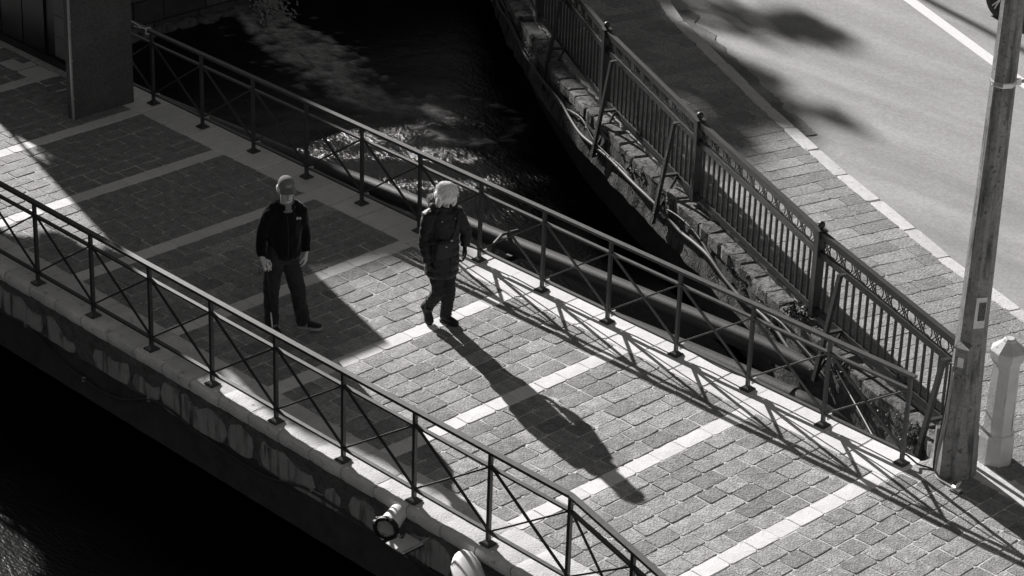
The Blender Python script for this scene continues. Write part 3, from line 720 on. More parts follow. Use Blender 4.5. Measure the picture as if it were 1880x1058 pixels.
for dz, f_ in ((.0, .02), (.0, -.06)):
    MB().tube([e+rt*.12+V((0, 0, -.01)), e+rt*.75+V((.05*f_, 0, .22+dz+f_*2))], .013, 8).build('bracket_rod', 'zinc', lp, True)
MB().box(e+rt*.135, (.05, .05, .05), Matrix.Rotation(R_(45), 3, 'Z')).build('clamp_bolt', 'zinc', lp)
def on_pole(name, m, az, z0, z1, w, r_at, par=lp, th_=.006, dx=0):
    n_ = V((math.cos(az), math.sin(az), 0)); tdir = V((-n_.y, n_.x, 0)); c = V((PC[0], PC[1], 0))+n_*r_at+tdir*dx
    return MB().bar(c+V((0, 0, z0)), c+V((0, 0, z1)), w, th_, n_).build(name, m, par)
def apo(z): return (np.interp(z, [0, .25, .5, .9, 1.6, 3.2], [.205, .198, .178, .160, .141, .122]))*math.cos(math.pi/8)
FAC = [ph+math.pi/8+k*math.pi/4 for k in range(8)]
front = min(FAC, key=lambda a: abs((a-R_(-20)+math.pi) % (2*math.pi)-math.pi))
st1 = on_pole('notice_sticker', 'paper', front, 1.62, 1.94, .105, apo(1.7)+.004); on_pole('printed_panel', 'ink', front, 1.70, 1.89, .07, apo(1.7)+.009, st1, .003, .012)
left = min(FAC, key=lambda a: abs((a-R_(-65)+math.pi) % (2*math.pi)-math.pi))
hs = MB(); nL = V((math.cos(left), math.sin(left), 0)); tL = V((-nL.y, nL.x, 0)); c = V((PC[0], PC[1], 1.28))+nL*(apo(1.3)+.03)
hs.box(c, (.05, .13, .26), Matrix.Rotation(left, 3, 'Z')); hs.box(c+V((0, 0, .15))+nL*.01, (.08, .15, .02), Matrix.Rotation(left, 3, 'Z') @ Matrix.Rotation(.35, 3, 'Y'))
hs.build('service_box', 'pole', lp)
on_pole('sticker_scrap', 'paper', left, 1.22, 1.32, .06, apo(1.3)+.058, lp, .002)
for k, (off, m_) in enumerate(((.10, 'cable'), (.075, 'cableblack'), (.12, 'cable'))):
    az = R_(-118); n_ = V((math.cos(az), math.sin(az), 0)); t_ = V((-n_.y, n_.x, 0))
    pts = [V((PC[0], PC[1], z))+n_*(apo(max(z, 0))+.025+.012*math.sin(z*5+k))+t_*((off-.09)*1.2+.012*math.sin(z*4+2*k)) for z in (.03, .25, .5, .75, 1.0, 1.2)]
    MB().tube(catmull(pts, 4), .011, 6).build('riser_cable', m_, lp, True)
MB().loft(octo((12.10, 4.26), [(-.02, .05, 0, 0), (.42, .05, 0, 0)], 0, 4)).build('conduit_cover', 'pole', lp)
tag(MB().tube(catmull([(12.16, 4.16, .02), (12.28, 4.05, .012), (12.42, 4.02, .015), (12.52, 4.0, .02)], 4), .012, 6).build('ground_cable', 'cable', None, True), 'short loose cable lying on the paving at the foot of the lamp pole', 'cable')
jb = thing('cable_joint', 'small metal cable joint on the paving in front of the lamp pole', 'cable joint', (12.54, 4.0, 0))
MB().tube([(12.50, 4.0, .03), (12.60, 3.985, .03)], .026, 8).build('sleeve', 'zinc', jb, True); MB().tube([(12.55, 3.99, .05), (12.56, 4.03, .11)], .016, 8).build('bolt', 'zinc', jb, True); MB().box((12.56, 3.98, .014), (.12, .06, .012)).build('plate', 'steel', jb)

# ------------------------------------------------------------------ stone bollard
bl = thing('stone_bollard', 'pale octagonal stone bollard standing just right of the lamp pole', 'bollard', (12.41, 4.79, 0))
BC = (12.41, 4.79); bp = R_(4)
MB().loft(octo(BC, [(-.02, .178, 0, 0), (.27, .172, 0, 0), (.31, .165, 0, 0), (.325, .15, 0, 0)], bp)).build('base', 'bollard', bl)
MB().loft(octo(BC, [(.32, .150, 0, 0), (.75, .142, 0, 0), (1.08, .132, 0, 0)], bp)).build('shaft', 'bollard', bl)
MB().loft(octo(BC, [(1.07, .136, 0, 0), (1.085, .150, 0, 0), (1.10, .152, 0, 0), (1.12, .172, 0, 0), (1.2, .176, 0, 0), (1.212, .168, 0, 0), (1.295, .066, 0, 0), (1.312, .06, 0, 0), (1.325, .045, 0, 0)], bp)).build('cap', 'bollard', bl)
MB().tube([(12.30, 4.60, .40), (12.47, 4.60, .335)], .018, 8).build('broken_chain_hook', 'zinc', bl)

# ------------------------------------------------------------------ lamps on the near face
fl = thing('floodlight', 'round can floodlight with ribbed reflector fixed to the near bridge face', 'floodlight', (9.35, -.25, -.25))
ax0 = V((9.20, -.13, -.10)); ax1 = V((9.325, -.41, -.115)); ad_ = (ax1-ax0).normalized()
def along(t_): return ax0+(ax1-ax0)*t_
MB().tube([along(-.04), along(0), along(.8), along(.86)], [.07, .088, .10, .10], 26).build('housing', 'lamp', fl, 40)
mb = MB(); mb.tube([along(.85), along(.98)], .122, 28, False); mb.tube([along(.98), along(1.0)], [.122, .098], 28, False); mb.tube([along(1.0), along(.9)], [.098, .093], 28, False); mb.tube([along(.85), along(.852)], [.122, .1], 28, False); mb.build('rim', 'black', fl, 40)
mb = MB(); sd = ad_.cross(V((0, 0, 1))).normalized(); upv = sd.cross(ad_); rings = []
for t_, r in ((.97, .094), (.85, .087), (.7, .065), (.58, .026), (.56, .004)):
    rings.append([along(t_)+(sd*math.cos(6.283*k/36)+upv*math.sin(6.283*k/36))*r*(1-.10*(k % 2)-.06*random.random()) for k in range(36)])
mb.loft(rings, False).build('reflector', 'reflector', fl)
MB().ell(along(.66), (.016, .016, .016), None, 10, 8).build('bulb', 'lamp', fl, True)
MB().tube([along(.955), along(.965)], .098, 28).build('glass', 'lens', fl, True)
sd = ad_.cross(V((0, 0, 1))).normalized(); upv = sd.cross(ad_)
for a in (20, 110, 200, 290):
    o_ = sd*math.cos(R_(a))*.124+upv*math.sin(R_(a))*.124; MB().box(along(.93)+o_, (.03, .03, .03)).build('clip', 'zinc', fl)
MB().tube(catmull([along(.45)+sd*.12, along(.55)+sd*.17-upv*.02, along(.6)+sd*.16-upv*.14, along(.5)+sd*.05-upv*.19, along(.45)-sd*.1-upv*.17, along(.45)-sd*.125], 4), .011, 6).build('yoke', 'steel', fl, True)
pl_ = MB().box((9.42, -.25, -.29), (.24, .26, .01)).build('mounting_plate', 'lamp', fl)
MB().bar((9.33, -.09, -.31), (9.33, -.37, -.31), .02, .03).bar((9.52, -.09, -.31), (9.52, -.37, -.31), .02, .03).build('bracket', 'steel', fl)
MB().bar((9.60, -.1, -.2), (9.53, -.37, -.285), .012, .012).build('stay', 'zinc', fl)
l2 = thing('wall_lamp', 'long oval pale lamp head below the near railing at the bottom edge', 'lamp', (10.55, -.28, -.35))
c0 = V((10.16, -.22, -.03)); c1 = V((10.85, -.62, -.33)); dr = (c1-c0); ln = dr.length; dr.normalize(); sx = dr.cross(V((0, 0, 1))).normalized()
prof = [(0, .03), (.05, .085), (.16, .125), (.4, .14), (.7, .13), (.9, .10), (1.0, .03)]
MB().tube([c0+dr*ln*t_ for t_, _ in prof], [(r*.62, r) for _, r in prof], 20, True, V((0, 0, 1))).build('housing', 'lamp', l2, 45)
MB().tube([c0+dr*ln*t_-V((0, 0, .02)) for t_, _ in prof], [(r*.42, r*1.12) for _, r in prof], 20, True, V((0, 0, 1))).build('rim', 'lamp', l2, 45)
for t_ in (.35, .62): MB().bar(c0+dr*ln*t_-sx*.09+V((0, 0, .062)), c0+dr*ln*t_+sx*.09+V((0, 0, .062)), .008, .006).build('seam', 'black', l2)
for t_, k in ((.42, 1), (.5, -1)): MB().box(c0+dr*ln*t_+sx*.07*k+V((0, 0, .06)), (.02, .035, .02)).build('catch', 'black', l2)
MB().tube([c0+V((0, .1, -.1)), c0+dr*.1], .03, 10).build('arm', 'steel', l2)
# cable along the near face
nc = [(-1, -.5), (1.2, -.56), (2.69, -.52), (3.16, -.49), (3.6, -.62), (4.0, -.71), (4.58, -.75), (5.0, -.66), (5.35, -.50), (5.7, -.47), (6.07, -.54), (6.69, -.58), (7.1, -.59), (7.37, -.56), (7.7, -.47), (7.95, -.44), (8.59, -.46), (8.91, -.5), (9.3, -.5), (9.9, -.55), (10.4, -.6), (11.2, -.55)]
fc = thing('face_cable', 'dark cable looping along the near face of the bridge', 'cable', (6, -.13, -.5))
MB().tube(catmull([(x, -.135, z) for x, z in nc], 5), .013, 6).build('cable_run', 'cableblack', fc, True)
for x, z in ((3.16, -.49), (5.35, -.50), (7.95, -.44), (4.2, -.74)): MB().box((x, -.13, z), (.03, .03, .05)).build('clip', 'cable', fc)
lw = thing('lamp_wires', 'tangle of black wires hanging between the two lamps on the bridge face', 'wires', (9.9, -.15, -.55))
for k in range(5):
    pts = [(9.3+.1*k, -.14-.02*k, -.5-.02*k), (9.7+.1*k, -.16, -.58-.03*k), (10.1+.12*k, -.17, -.6+.03*math.sin(k*2)), (10.6, -.15, -.55)]
    MB().tube(catmull(pts, 4), .009, 5).build('wire', 'cableblack', lw, True)

# ------------------------------------------------------------------ pier and panelled wall at the left
pr = thing('pier', 'tall dark clad pier with pale corner strip at the left end of the bridge', 'pier', (-.5, 3.4, 0))
MB().box((-.255, 3.405, 1.5), (.11, .925, 3.0)).build('core', 'pier', pr)
MB().box((-.192, 2.936, 1.5), (.03, .02, 2.99)).build('corner_strip', 'strip', pr)
for k in range(6): MB().tube([(-.178, 2.94, .3+k*.5), (-.165, 2.94, .3+k*.5)], .012, 6).build('rivet', 'strip', pr)
pw = thing('panelled_wall', 'dark panelled wall with a pale tiled strip left of the pier', 'wall', (-3.5, 3.85, 0))
MB().box((-3.75, 3.93, 1.35), (6.0, .12, 2.7)).build('backing', 'panel', pw)
for k in range(9):
    for j in range(2): MB().box((-2.3-.50*k, 3.855, .66+1.3*j), (.475, .03, 1.26)).build('door_panel', 'panel', pw)
for j in range(9):
    for k in range(2): MB().box((-1.42-.27*k, 3.85, .28+.29*j), (.262, .035, .282)).build('tile', 'tile', pw)
MB().box((-1.18, 3.83, 1.55), (.13, .07, 2.1)).build('frame_post', 'strip', pw); MB().box((-1.18, 3.84, .25), (.13, .06, .5)).build('frame_foot', 'panel', pw)
MB().box((-3.7, 3.83, .05), (4.9, .05, .1)).build('plinth', 'panel', pw)
MB().tube([(-.95, 3.80, 0), (-.95, 3.80, 2.7)], .035, 10).build('downpipe', 'panel', pw, True)

# ------------------------------------------------------------------ unseen blocks added and shaped to cast the shadows, and trees outside the frame
def shade_block(name, label, u0, u1, v0, depth, prof, roof='roof', tops=None):  # unseen added block; its skyline sets where the shadow ends
    """a block whose front stands across the sun: prof = [(u, height)] of its skyline"""
    th = thing(name, label, 'building', uv((u0+u1)/2, v0, 0)); mb = MB()
    n_ = len(prof); f0 = [uv(u, v0, 0) for u, _ in prof]; f1 = [uv(u, v0, h) for u, h in prof]; g0 = [uv(u, v0-depth, 0) for u, _ in prof]; g1 = [uv(u, v0-depth, h) for u, h in prof]
    vs = f0+f1+g0+g1; fs = []
    for i in range(n_-1): fs += [(i, i+1, n_+i+1, n_+i), (2*n_+i, 2*n_+i+1, 3*n_+i+1, 3*n_+i)]
    fs += [(0, n_, 3*n_, 2*n_), (n_-1, 2*n_-1, 4*n_-1, 3*n_-1)]
    mb.add(vs, fs).build('wall', 'render', th)
    rf = MB(); a = [p+V((0, 0, .02)) for p in f1]; c = [p+V((0, 0, .02)) for p in g1]
    rf.add(a+c, [(i, i+1, n_+i+1, n_+i) for i in range(n_-1)]).build('roof', roof, th)
    w = u1-u0; hmin = min(h for _, h in prof)
    for k in range(max(1, int(w/1.6))):
        for j in range(max(1, int(hmin/3))):
            p = uv(u0+w*(k+.5)/max(1, int(w/1.6)), v0+.03, 1.5+j*3); wd = MB().box(p, (.08, .9, 1.3), Matrix.Rotation(SAZ, 3, 'Z')).build('window', 'glass', th)
    return th
def hz(vend, v0): return (vend-v0)/COT
v0 = -7.5
gw = thing('shade_wall', 'tall unseen wall added outside the left edge to shade the deck, with leaves for dapples', 'wall', uv(2.45, v0, 0))  # added wall out of view, outline cut to give the deck shadow its shape
def wall_poly(prof, name):
    n_ = len(prof); f = [uv(u, v0, z) for u, z in prof]; g_ = [uv(u, v0-.35, z) for u, z in prof]
    MB().add(f+g_, [tuple(range(n_)), tuple(reversed(range(n_, 2*n_)))]+[(k, (k+1) % n_, n_+(k+1) % n_, n_+k) for k in range(n_)]).build(name, 'render', gw)
wall_poly([(1.93, -.1), (2.97, -.1), (2.97, 2.2), (1.93, 2.2)], 'lower_wall')
wall_poly([(1.93, 2.2), (1.985, 2.2), (1.985, 3.3), (1.93, 3.3)], 'jamb')
wall_poly([(1.93, 3.3), (2.97, 3.3), (2.97, hz(8.8, v0)), (2.74, hz(9.0, v0)), (2.54, hz(8.3, v0)), (2.38, hz(7.85, v0)), (2.1, hz(7.45, v0)), (1.93, hz(6.75, v0))], 'upper_wall')
vn = MB()
for k in range(26):
    c_ = uv(random.uniform(2.0, 2.97), v0-.17, random.uniform(2.2, 3.3)); leaves(vn, c_, (.14, .16, .16), 34, .055)
vn.build('dapple_leaves', 'leaf', gw)  # leaves added in the opening only to dapple the sunlight
shade_block('low_shade_block', 'low unseen block added outside the left edge to shade the deck', -3.5, .91, -6.2, 2, [(-3.5, 2.9), (-.2, 2.9), (-.15, 3.5), (.91, 3.5)])  # added block keeping the near side of the deck in shade
shade_block('tall_shade_block', 'tall far block added unseen at the upper left to shade the deck', 3.3, 5.5, -30, 8, [(3.3, hz(4.3, -30)), (4.4, hz(4.3, -30)), (5.5, hz(4.6, -30))])  # added block; its top edge sets the soft limit of the shade
shade_block('far_shade_block', 'lower far block added unseen beyond the canal, its height tuned for the light on the water', 5.5, 8.7, -31, 8, [(5.5, 9.8), (7, 10.1), (8.7, 10.3)])  # added block, tall enough to shade the foam yet leave the ripples sunlit
def tree(label, u, v, h, crown, n_, leaf, clumps=40, dens=1):
    base = uv(u, v, 0); th = thing('leafy_tree', label, 'tree', base, 'trees outside the frame'); c = V((base.x, base.y, h))
    mb = MB(); mb.tube([base-V((0, 0, .1)), base+V((.05, .1, h*.4)), c], [.03*h, .022*h, .006*h], 9)
    for k in range(7):
        a = k*.9; e = c+V((math.cos(a)*crown[0]*.6, math.sin(a)*crown[1]*.6, random.uniform(-.3, .5)*crown[2])); mb.tube([base+V((0, 0, h*.55)), (base+V((0, 0, h*.6))).lerp(e, .5)+V((0, 0, .2)), e], [.01*h, .007*h, .003*h], 6)
    mb.build('trunk', 'bark', th, True)
    mb = MB()
    for k in range(clumps):
        u_ = V((random.gauss(0, 1), random.gauss(0, 1), random.gauss(0, 1))).normalized()*random.random()**.33
        cc = c+V((u_.x*crown[0], u_.y*crown[1], u_.z*crown[2])); r = random.uniform(.18, .34)*sum(crown)/3
        leaves(mb, cc, (r, r, r*.7), n_, leaf)
    mb.build('crown', 'leaf', th); return th
tree('small dense tree outside the left edge, its crown shading the man', .72, -6.0, 4.3, (1.3, 1.32, .80), 70, .12, 220)
tree('tall far tree outside the top edge, shading the pavement', 10.1, -31, 11.6, (1.6, 1.6, 2.6), 60, .22, 60)
tree('second tall far tree outside the top edge, shading the road', 12.75, -32, 10.9, (1.2, 1.2, 2.7), 60, .22, 46)
tree('thin far tree outside the top edge, between the two tall ones', 11.25, -33, 12.6, (.5, .5, 2.8), 40, .18, 24)

# unseen terrace building at the viewpoint and an added near-bank block, both cutting the skylight
def plain_block(name, label, x0, x1, y0, y1, h):
    th = thing(name, label, 'building', ((x0+x1)/2, (y0+y1)/2, 0))
    MB().box(((x0+x1)/2, (y0+y1)/2, h/2-1.3), (x1-x0, y1-y0, h+2.6)).build('wall', 'roof', th)
    for k in range(int((x1-x0)/3)):
        for j_ in range(int(h/3.2)): MB().box((x0+1.5+3*k, y1+.02, 1.6+3.2*j_), (1.1, .08, 1.5)).build('window', 'glass', th)
    return th
plain_block('skylight_blocker', 'dark unseen block added along the near bank to cut the skylight', -40, 15, -26, -12.5, 17)  # added out of view to darken the ambient light
plain_block('terrace_building', 'tall building behind the viewpoint, outside the frame', 27, 45, -34, 2, 30)

sl_ = thing('street_lamp', 'tall far street lamp outside the top right corner', 'street lamp', uv(15.35, -18, 0))
q0 = uv(15.35, -18, 0); MB().tube([q0, q0+V((0, 0, 10.8))], [.10, .06], 10).build('pole', 'steel', sl_, True); MB().bar(q0+V((0, 0, 10.7)), q0+V((-1.3, .6, 10.95)), .06, .06).build('arm', 'steel', sl_); MB().ell(q0+V((-1.5, .7, 10.95)), (.4, .18, .08), Matrix.Rotation(-.43, 3, 'Z'), 12, 8).build('lamp_head', 'lamp', sl_, True)
# rough gutter where the asphalt has broken up
gp = MB(); vs = []; ng = 90; mg = 8
for i in range(ng+1):
    p, d = lerp_poly(KERB, plen(KERB[:4])+.3+4.6*i/ng); nrm = V((-d.y, d.x)); wdt = .24+.16*noise.noise(V((i*.13, 1, 0)))+.05*noise.noise(V((i*.6, 3, 0)))
    for k in range(mg+1):
        q_ = p+nrm*(.195+max(.02, wdt)*k/mg); z = -.072+.024*(k/mg)*.5+.006+(.006*noise.fractal(V((q_.x*16, q_.y*16, 0)), 1, 2, 4) if 0 < k < mg else -.02)
        vs.append((q_.x, q_.y, z))
gp.add(vs, [(i*(mg+1)+k, (i+1)*(mg+1)+k, (i+1)*(mg+1)+k+1, i*(mg+1)+k+1) for i in range(ng) for k in range(mg)]).build('broken_gutter', 'patch', road)

# ------------------------------------------------------------------ people
def blob(mb, name, m, parent, voxel, it=3, disp=None, sm=True):
    """join overlapping shapes into one continuous skin"""
    me = bpy.data.meshes.new('tmp'); me.from_pydata(mb.v, [], mb.f)
    bm = bmesh.new(); bm.from_mesh(me); bmesh.ops.recalc_face_normals(bm, faces=bm.faces); bm.to_mesh(me); bm.free()
    o = bpy.data.objects.new('tmp', me); COL.objects.link(o)
    md = o.modifiers.new('r', 'REMESH'); md.mode = 'VOXEL'; md.voxel_size = voxel
    if it: sm_ = o.modifiers.new('s', 'SMOOTH'); sm_.factor = .5; sm_.iterations = it
    dg = bpy.context.evaluated_depsgraph_get(); out = bpy.data.meshes.new_from_object(o.evaluated_get(dg))
    bpy.data.objects.remove(o)
    if disp:
        cs = [v.co.copy() for v in out.vertices]; ns = [v.normal.copy() for v in out.vertices]
        for v, c, n_ in zip(out.vertices, cs, ns): v.co = c+n_*disp(c, n_)
    out.name = name; out.materials.clear(); out.materials.append(MT[m])
    out.polygons.foreach_set('use_smooth', [True]*len(out.polygons))
    o = bpy.data.objects.new(name, out); COL.objects.link(o); attach(o, parent); return o
def frame(az, tilt):
    F = V((math.cos(az)*math.cos(tilt), math.sin(az)*math.cos(tilt), -math.sin(tilt))); L_ = V((-math.sin(az), math.cos(az), 0)); return F, L_, F.cross(L_)
def rotm(F, L_, U): return Matrix(((F.x, L_.x, U.x), (F.y, L_.y, U.y), (F.z, L_.z, U.z)))
def head(mb, c, F, L_, U, s_=1.0):
    R3 = rotm(F, L_, U); at = lambda f, l, u: c+F*f*s_+L_*l*s_+U*u*s_
    mb.ell(at(-.012, 0, .022), (.098*s_, .077*s_, .098*s_), R3, 20, 14)      # skull
    mb.ell(at(.022, 0, -.045), (.066*s_, .058*s_, .075*s_), R3, 18, 12)      # face
    mb.ell(at(.052, 0, -.092), (.034*s_, .034*s_, .026*s_), R3, 14, 10)      # chin
    mb.ell(at(.074, 0, .014), (.018*s_, .052*s_, .013*s_), R3, 12, 8)        # brow
    mb.tube([at(.082, 0, .005), at(.10, 0, -.022), at(.112, 0, -.042), at(.088, 0, -.05)], [.009*s_, .011*s_, .015*s_, .012*s_], 10)
    for k in (-1, 1):
        mb.ell(at(-.005, .079*k, -.015), (.022*s_, .010*s_, .034*s_), R3, 10, 8)   # ear
        mb.ell(at(.062, .04*k, -.03), (.022*s_, .02*s_, .018*s_), R3, 10, 8)       # cheekbone
    mb.tube([at(.088, -.024, -.068), at(.096, 0, -.068), at(.088, .024, -.068)], [.006*s_, .009*s_, .006*s_], 8)  # lips
    return at
def face_details(c, F, L_, U, s_, par):
    at = lambda f, l, u: c+F*f*s_+L_*l*s_+U*u*s_; R3 = rotm(F, L_, U)
    for k in (-1, 1): MB().ell(at(.080, .031*k, -.008), (.007*s_, .013*s_, .006*s_), R3, 10, 6).build('eye', 'ink', par, True)
    MB().tube([at(.1005, -.02, -.069), at(.104, 0, -.070), at(.1005, .02, -.069)], .0022*s_, 6).build('mouth', 'ink', par, True)
def hand(mb, wrist, fwd, palm_n, thumb_side, curl, s_=1.0, bend=(1, 1, 1, 1)):
    """palm and five fingers; fwd along the hand, palm_n the way the palm faces, thumb_side unit vector to the thumb"""
    fwd = V(fwd).normalized(); pn = V(palm_n); pn = (pn-fwd*pn.dot(fwd)).normalized(); ts = V(thumb_side); ts = (ts-fwd*ts.dot(fwd)-pn*ts.dot(pn)).normalized()
    w = V(wrist)
    mb.tube([w-fwd*.03, w+fwd*.02, w+fwd*.055, w+fwd*.088], [(.026*s_, .020*s_), (.034*s_, .017*s_), (.042*s_, .016*s_), (.040*s_, .014*s_)], 12, True, ts)
    for k, (off, ln_) in enumerate(((.031, .072), (.010, .082), (-.011, .076), (-.031, .06))):
        p = w+fwd*.082*s_+ts*off*s_; a = curl*bend[k]; pts = [p]; d = fwd.copy(); ang = 0
        for j in range(3):
            ang += a*(.8, 1, .7)[j]; d = fwd*math.cos(ang)+pn*math.sin(ang); p = p+d*ln_*s_*(.42, .32, .26)[j]; pts.append(p)
        mb.tube(pts, [.0098*s_, .0095*s_, .0088*s_, .0075*s_], 8)
    p = w+fwd*.025*s_+ts*.030*s_; pts = [p, p+(ts*.8+fwd*.6+pn*.25)*.034*s_, p+(ts*.75+fwd*1.3+pn*.6)*.042*s_, p+(ts*.6+fwd*1.9+pn*1.0)*.044*s_]
    mb.tube(pts, [.014*s_, .012*s_, .0105*s_, .009*s_], 8)
def shoe(heel, toe, sole_m, upper_m, par, w=.047, z=0., lift=0, laces=True):
    heel = V(heel); toe = V(toe); d = (toe-heel).normalized(); sd_ = d.cross(V((0, 0, 1))).normalized(); L_ = (toe-heel).length; up = sd_.cross(d)
    prof = [(0, .7), (.06, .95), (.25, .9), (.5, .88), (.7, 1.08), (.88, .95), (.97, .6), (1.0, .3)]
    rs = [[heel+d*L_*t_+sd_*w*k*a+up*h for a, h in ((-1, .0), (-1.05, .028), (1.05, .028), (1, .0))] for t_, k in prof]
    MB().loft(rs).build('sole', sole_m, par, 40)
    mb = MB(); P = [(-.0, .078, .036), (.1, .088, .042), (.3, .075, .042), (.5, .058, .043), (.72, .042, .046), (.9, .034, .040), (.985, .026, .022)]
    mb.tube([heel+d*L_*t_+up*(.022+h*.5) for t_, h, ww in P], [(ww, h*.55) for t_, h, ww in P], 14, True, sd_)
    return mb, heel, d, sd_, up, L_

# ---- the man with the cane
F, L_, U = frame(R_(-25), 0)
MN = dict(neck=(5.827, 1.333, 1.43), shR=(5.737, 1.165, 1.360), shL=(5.883, 1.495, 1.350), elR=(5.690, 1.113, 1.085), wrR=(5.795, 1.034, .925), elL=(5.882, 1.543, 1.066), wrL=(5.953, 1.501, .90),
          hipR=(5.765, 1.225, .88), hipL=(5.818, 1.385, .87), knR=(5.778, 1.165, .45), anR=(5.722, 1.215, .085), knL=(5.945, 1.39, .455), anL=(5.928, 1.475, .09))
MN = {k: V(p) for k, p in MN.items()}
man = thing('person', 'man in dark fleece, cap and trainers walking with a cane in the shade', 'person', (5.83, 1.35, 0))
hF, hL, hU = frame(R_(-27), R_(1)); hc = V((5.868, 1.308, 1.632))
bm_ = MB(); at = head(bm_, hc, hF, hL, hU, 1.02)
bm_.tube([MN['neck']-V((0, 0, .06)), MN['neck']+V((.02, -.01, .05)), hc-hU*.03-hF*.01], [.066, .064, .062], 14)
tor = [(5.80, 1.33, .86), (5.80, 1.325, 1.0), (5.81, 1.33, 1.2), (5.815, 1.335, 1.36), (5.825, 1.335, 1.43)]
bm_.tube(tor, [(.14, .10), (.14, .10), (.155, .11), (.15, .095), (.07, .06)], 16, True, L_)
for a, b__, c in (('shR', 'elR', 'wrR'), ('shL', 'elL', 'wrL')): bm_.tube([MN[a], MN[a].lerp(MN[b__], .5), MN[b__], MN[b__].lerp(MN[c], .5), MN[c]], [.05, .043, .038, .036, .027], 10)
for a, b__, c in (('hipR', 'knR', 'anR'), ('hipL', 'knL', 'anL')): bm_.tube([MN[a], MN[a].lerp(MN[b__], .5), MN[b__], MN[b__].lerp(MN[c], .4), MN[c]], [.085, .072, .055, .052, .036], 12)
hand(bm_, MN['wrR']+V((.012, 0, -.01)), (.62, -.02, -.55), (-.5, .2, -.6), (.1, .9, .2), .62, 1.0, (.5, .9, 1, 1))
hand(bm_, MN['wrL']+V((.003, -.008, -.01)), (.12, -.25, -.95), (-.75, -.45, .1), (.7, -.45, 0), .38, 1.0)
blob(bm_, 'body', 'skin', man, .0065, 2)
bod = man.children[0]; face_details(hc, hF, hL, hU, 1.02, man)
# jacket
j = MB(); N_ = lambda f, l, z: V((5.806, 1.33, z))+F*f+L_*l
j.tube([N_(.0, 0, .845), N_(.0, 0, .89), N_(.0, 0, 1.0), N_(.0, 0, 1.15), N_(.0, 0, 1.28), N_(-.005, 0, 1.375), N_(.0, 0, 1.435), N_(.015, 0, 1.47)],
       [(.155, .118), (.17, .135), (.172, .14), (.180, .142), (.182, .136), (.155, .112), (.10, .088), (.07, .070)], 24, True, L_)
for s0 in (-1, 1): j.tube([N_(-.005, .04*s0, 1.455), N_(-.01, .10*s0, 1.425), N_(-.012, .155*s0, 1.375)], [.05, .06, .06], 12)
for a, b__, c, s0 in (('shR', 'elR', 'wrR', -1), ('shL', 'elL', 'wrL', 1)):
    A_, B_, C_ = MN[a], MN[b__], MN[c]; j.tube([A_+L_*(-.07*s0)+V((0, 0, .012)), A_+L_*(-.012*s0)+V((0, 0, -.005)), A_.lerp(B_, .45)-L_*.008*s0, B_, B_.lerp(C_, .5), C_-(C_-B_)*.02], [.078, .078, .070, .061, .055, .044], 14)
def folds(c, n_):
    return .011*noise.fractal(V((c.x*9, c.y*9, c.z*5)), 1, 2, 3)+.006*noise.noise(V((c.x*22, c.y*22, c.z*9)))
jk = blob(j, 'jacket', 'fleece', man, .011, 4, folds)
# collar, shirt, zip, logo
col = MB(); cc = MN['neck']+V((.005, 0, .03))
for k in range(26):
    a0 = R_(38)+R_(284)*k/25
ring0 = []; ring1 = []
for k in range(26):
    a0 = R_(20)+R_(320)*k/25; d_ = F*math.cos(a0)+L_*math.sin(a0); ring0.append(cc+d_*.095-V((0, 0, .04))); ring1.append(cc+d_*(.080+.014*math.cos(a0))+V((0, 0, .04-.025*math.cos(a0))))
col.add(ring0+ring1+[p+(cc-p).normalized()*.008 for p in ring0]+[p+(cc-p).normalized()*.008 for p in ring1], [(k, k+1, 27+k, 26+k) for k in range(25)]+[(52+k, 53+k, 79+k, 78+k) for k in range(25)]+[(26+k, 27+k, 79+k, 78+k) for k in range(25)])
col.build('collar', 'fleece', man, True)
MB().tube([cc+F*.055-V((0, 0, .07)), cc+F*.05, cc+F*.02+V((0, 0, .04))], [(.05, .035), (.064, .045), (.066, .055)], 14, True, L_).build('shirt', 'cloth_light', man, True)
def surf(o, p, d):  # where a ray meets the evaluated cloth
    ok, loc, nr, _ = o.ray_cast(p, d); return (loc, nr) if ok else (p, -d)
zp = []
for z in (1.36, 1.28, 1.2, 1.1, 1.0, .9, .84):
    p, n_ = surf(jk, N_(.4, .0, z), -F); zp.append(p+F*.002)
MB().tube(zp, .004, 6).build('zip', 'black', man)
lc, ln_ = surf(jk, N_(.4, .105, 1.315), -F); lx = L_; lz = ln_.cross(lx).normalized()
if lz.z < 0: lz = -lz
lg = MB()
for r0, r1, e in ((.0, .010, 1), (.013, .018, 1), (.021, .027, .9)):
    n_ = 8; pts = []
    for r in (r0, r1): pts += [lc+ln_*.004+lx*(.012-r*1.15*math.cos(R_(90)*k/n_))+lz*(-.012+r*math.sin(R_(90)*k/n_)) for k in range(n_+1)]
    lg.add(pts, [(k, k+1, n_+2+k, n_+1+k) for k in range(n_)])
lg.bar(lc+ln_*.004+lx*.016-lz*.010, lc+ln_*.004+lx*.044-lz*.010, .002, .004, lz).bar(lc+ln_*.004+lx*.016-lz*.002, lc+ln_*.004+lx*.044-lz*.002, .002, .004, lz).bar(lc+ln_*.004+lx*.016+lz*.006, lc+ln_*.004+lx*.040+lz*.006, .002, .004, lz)
lg.build('chest_logo', 'print', man)
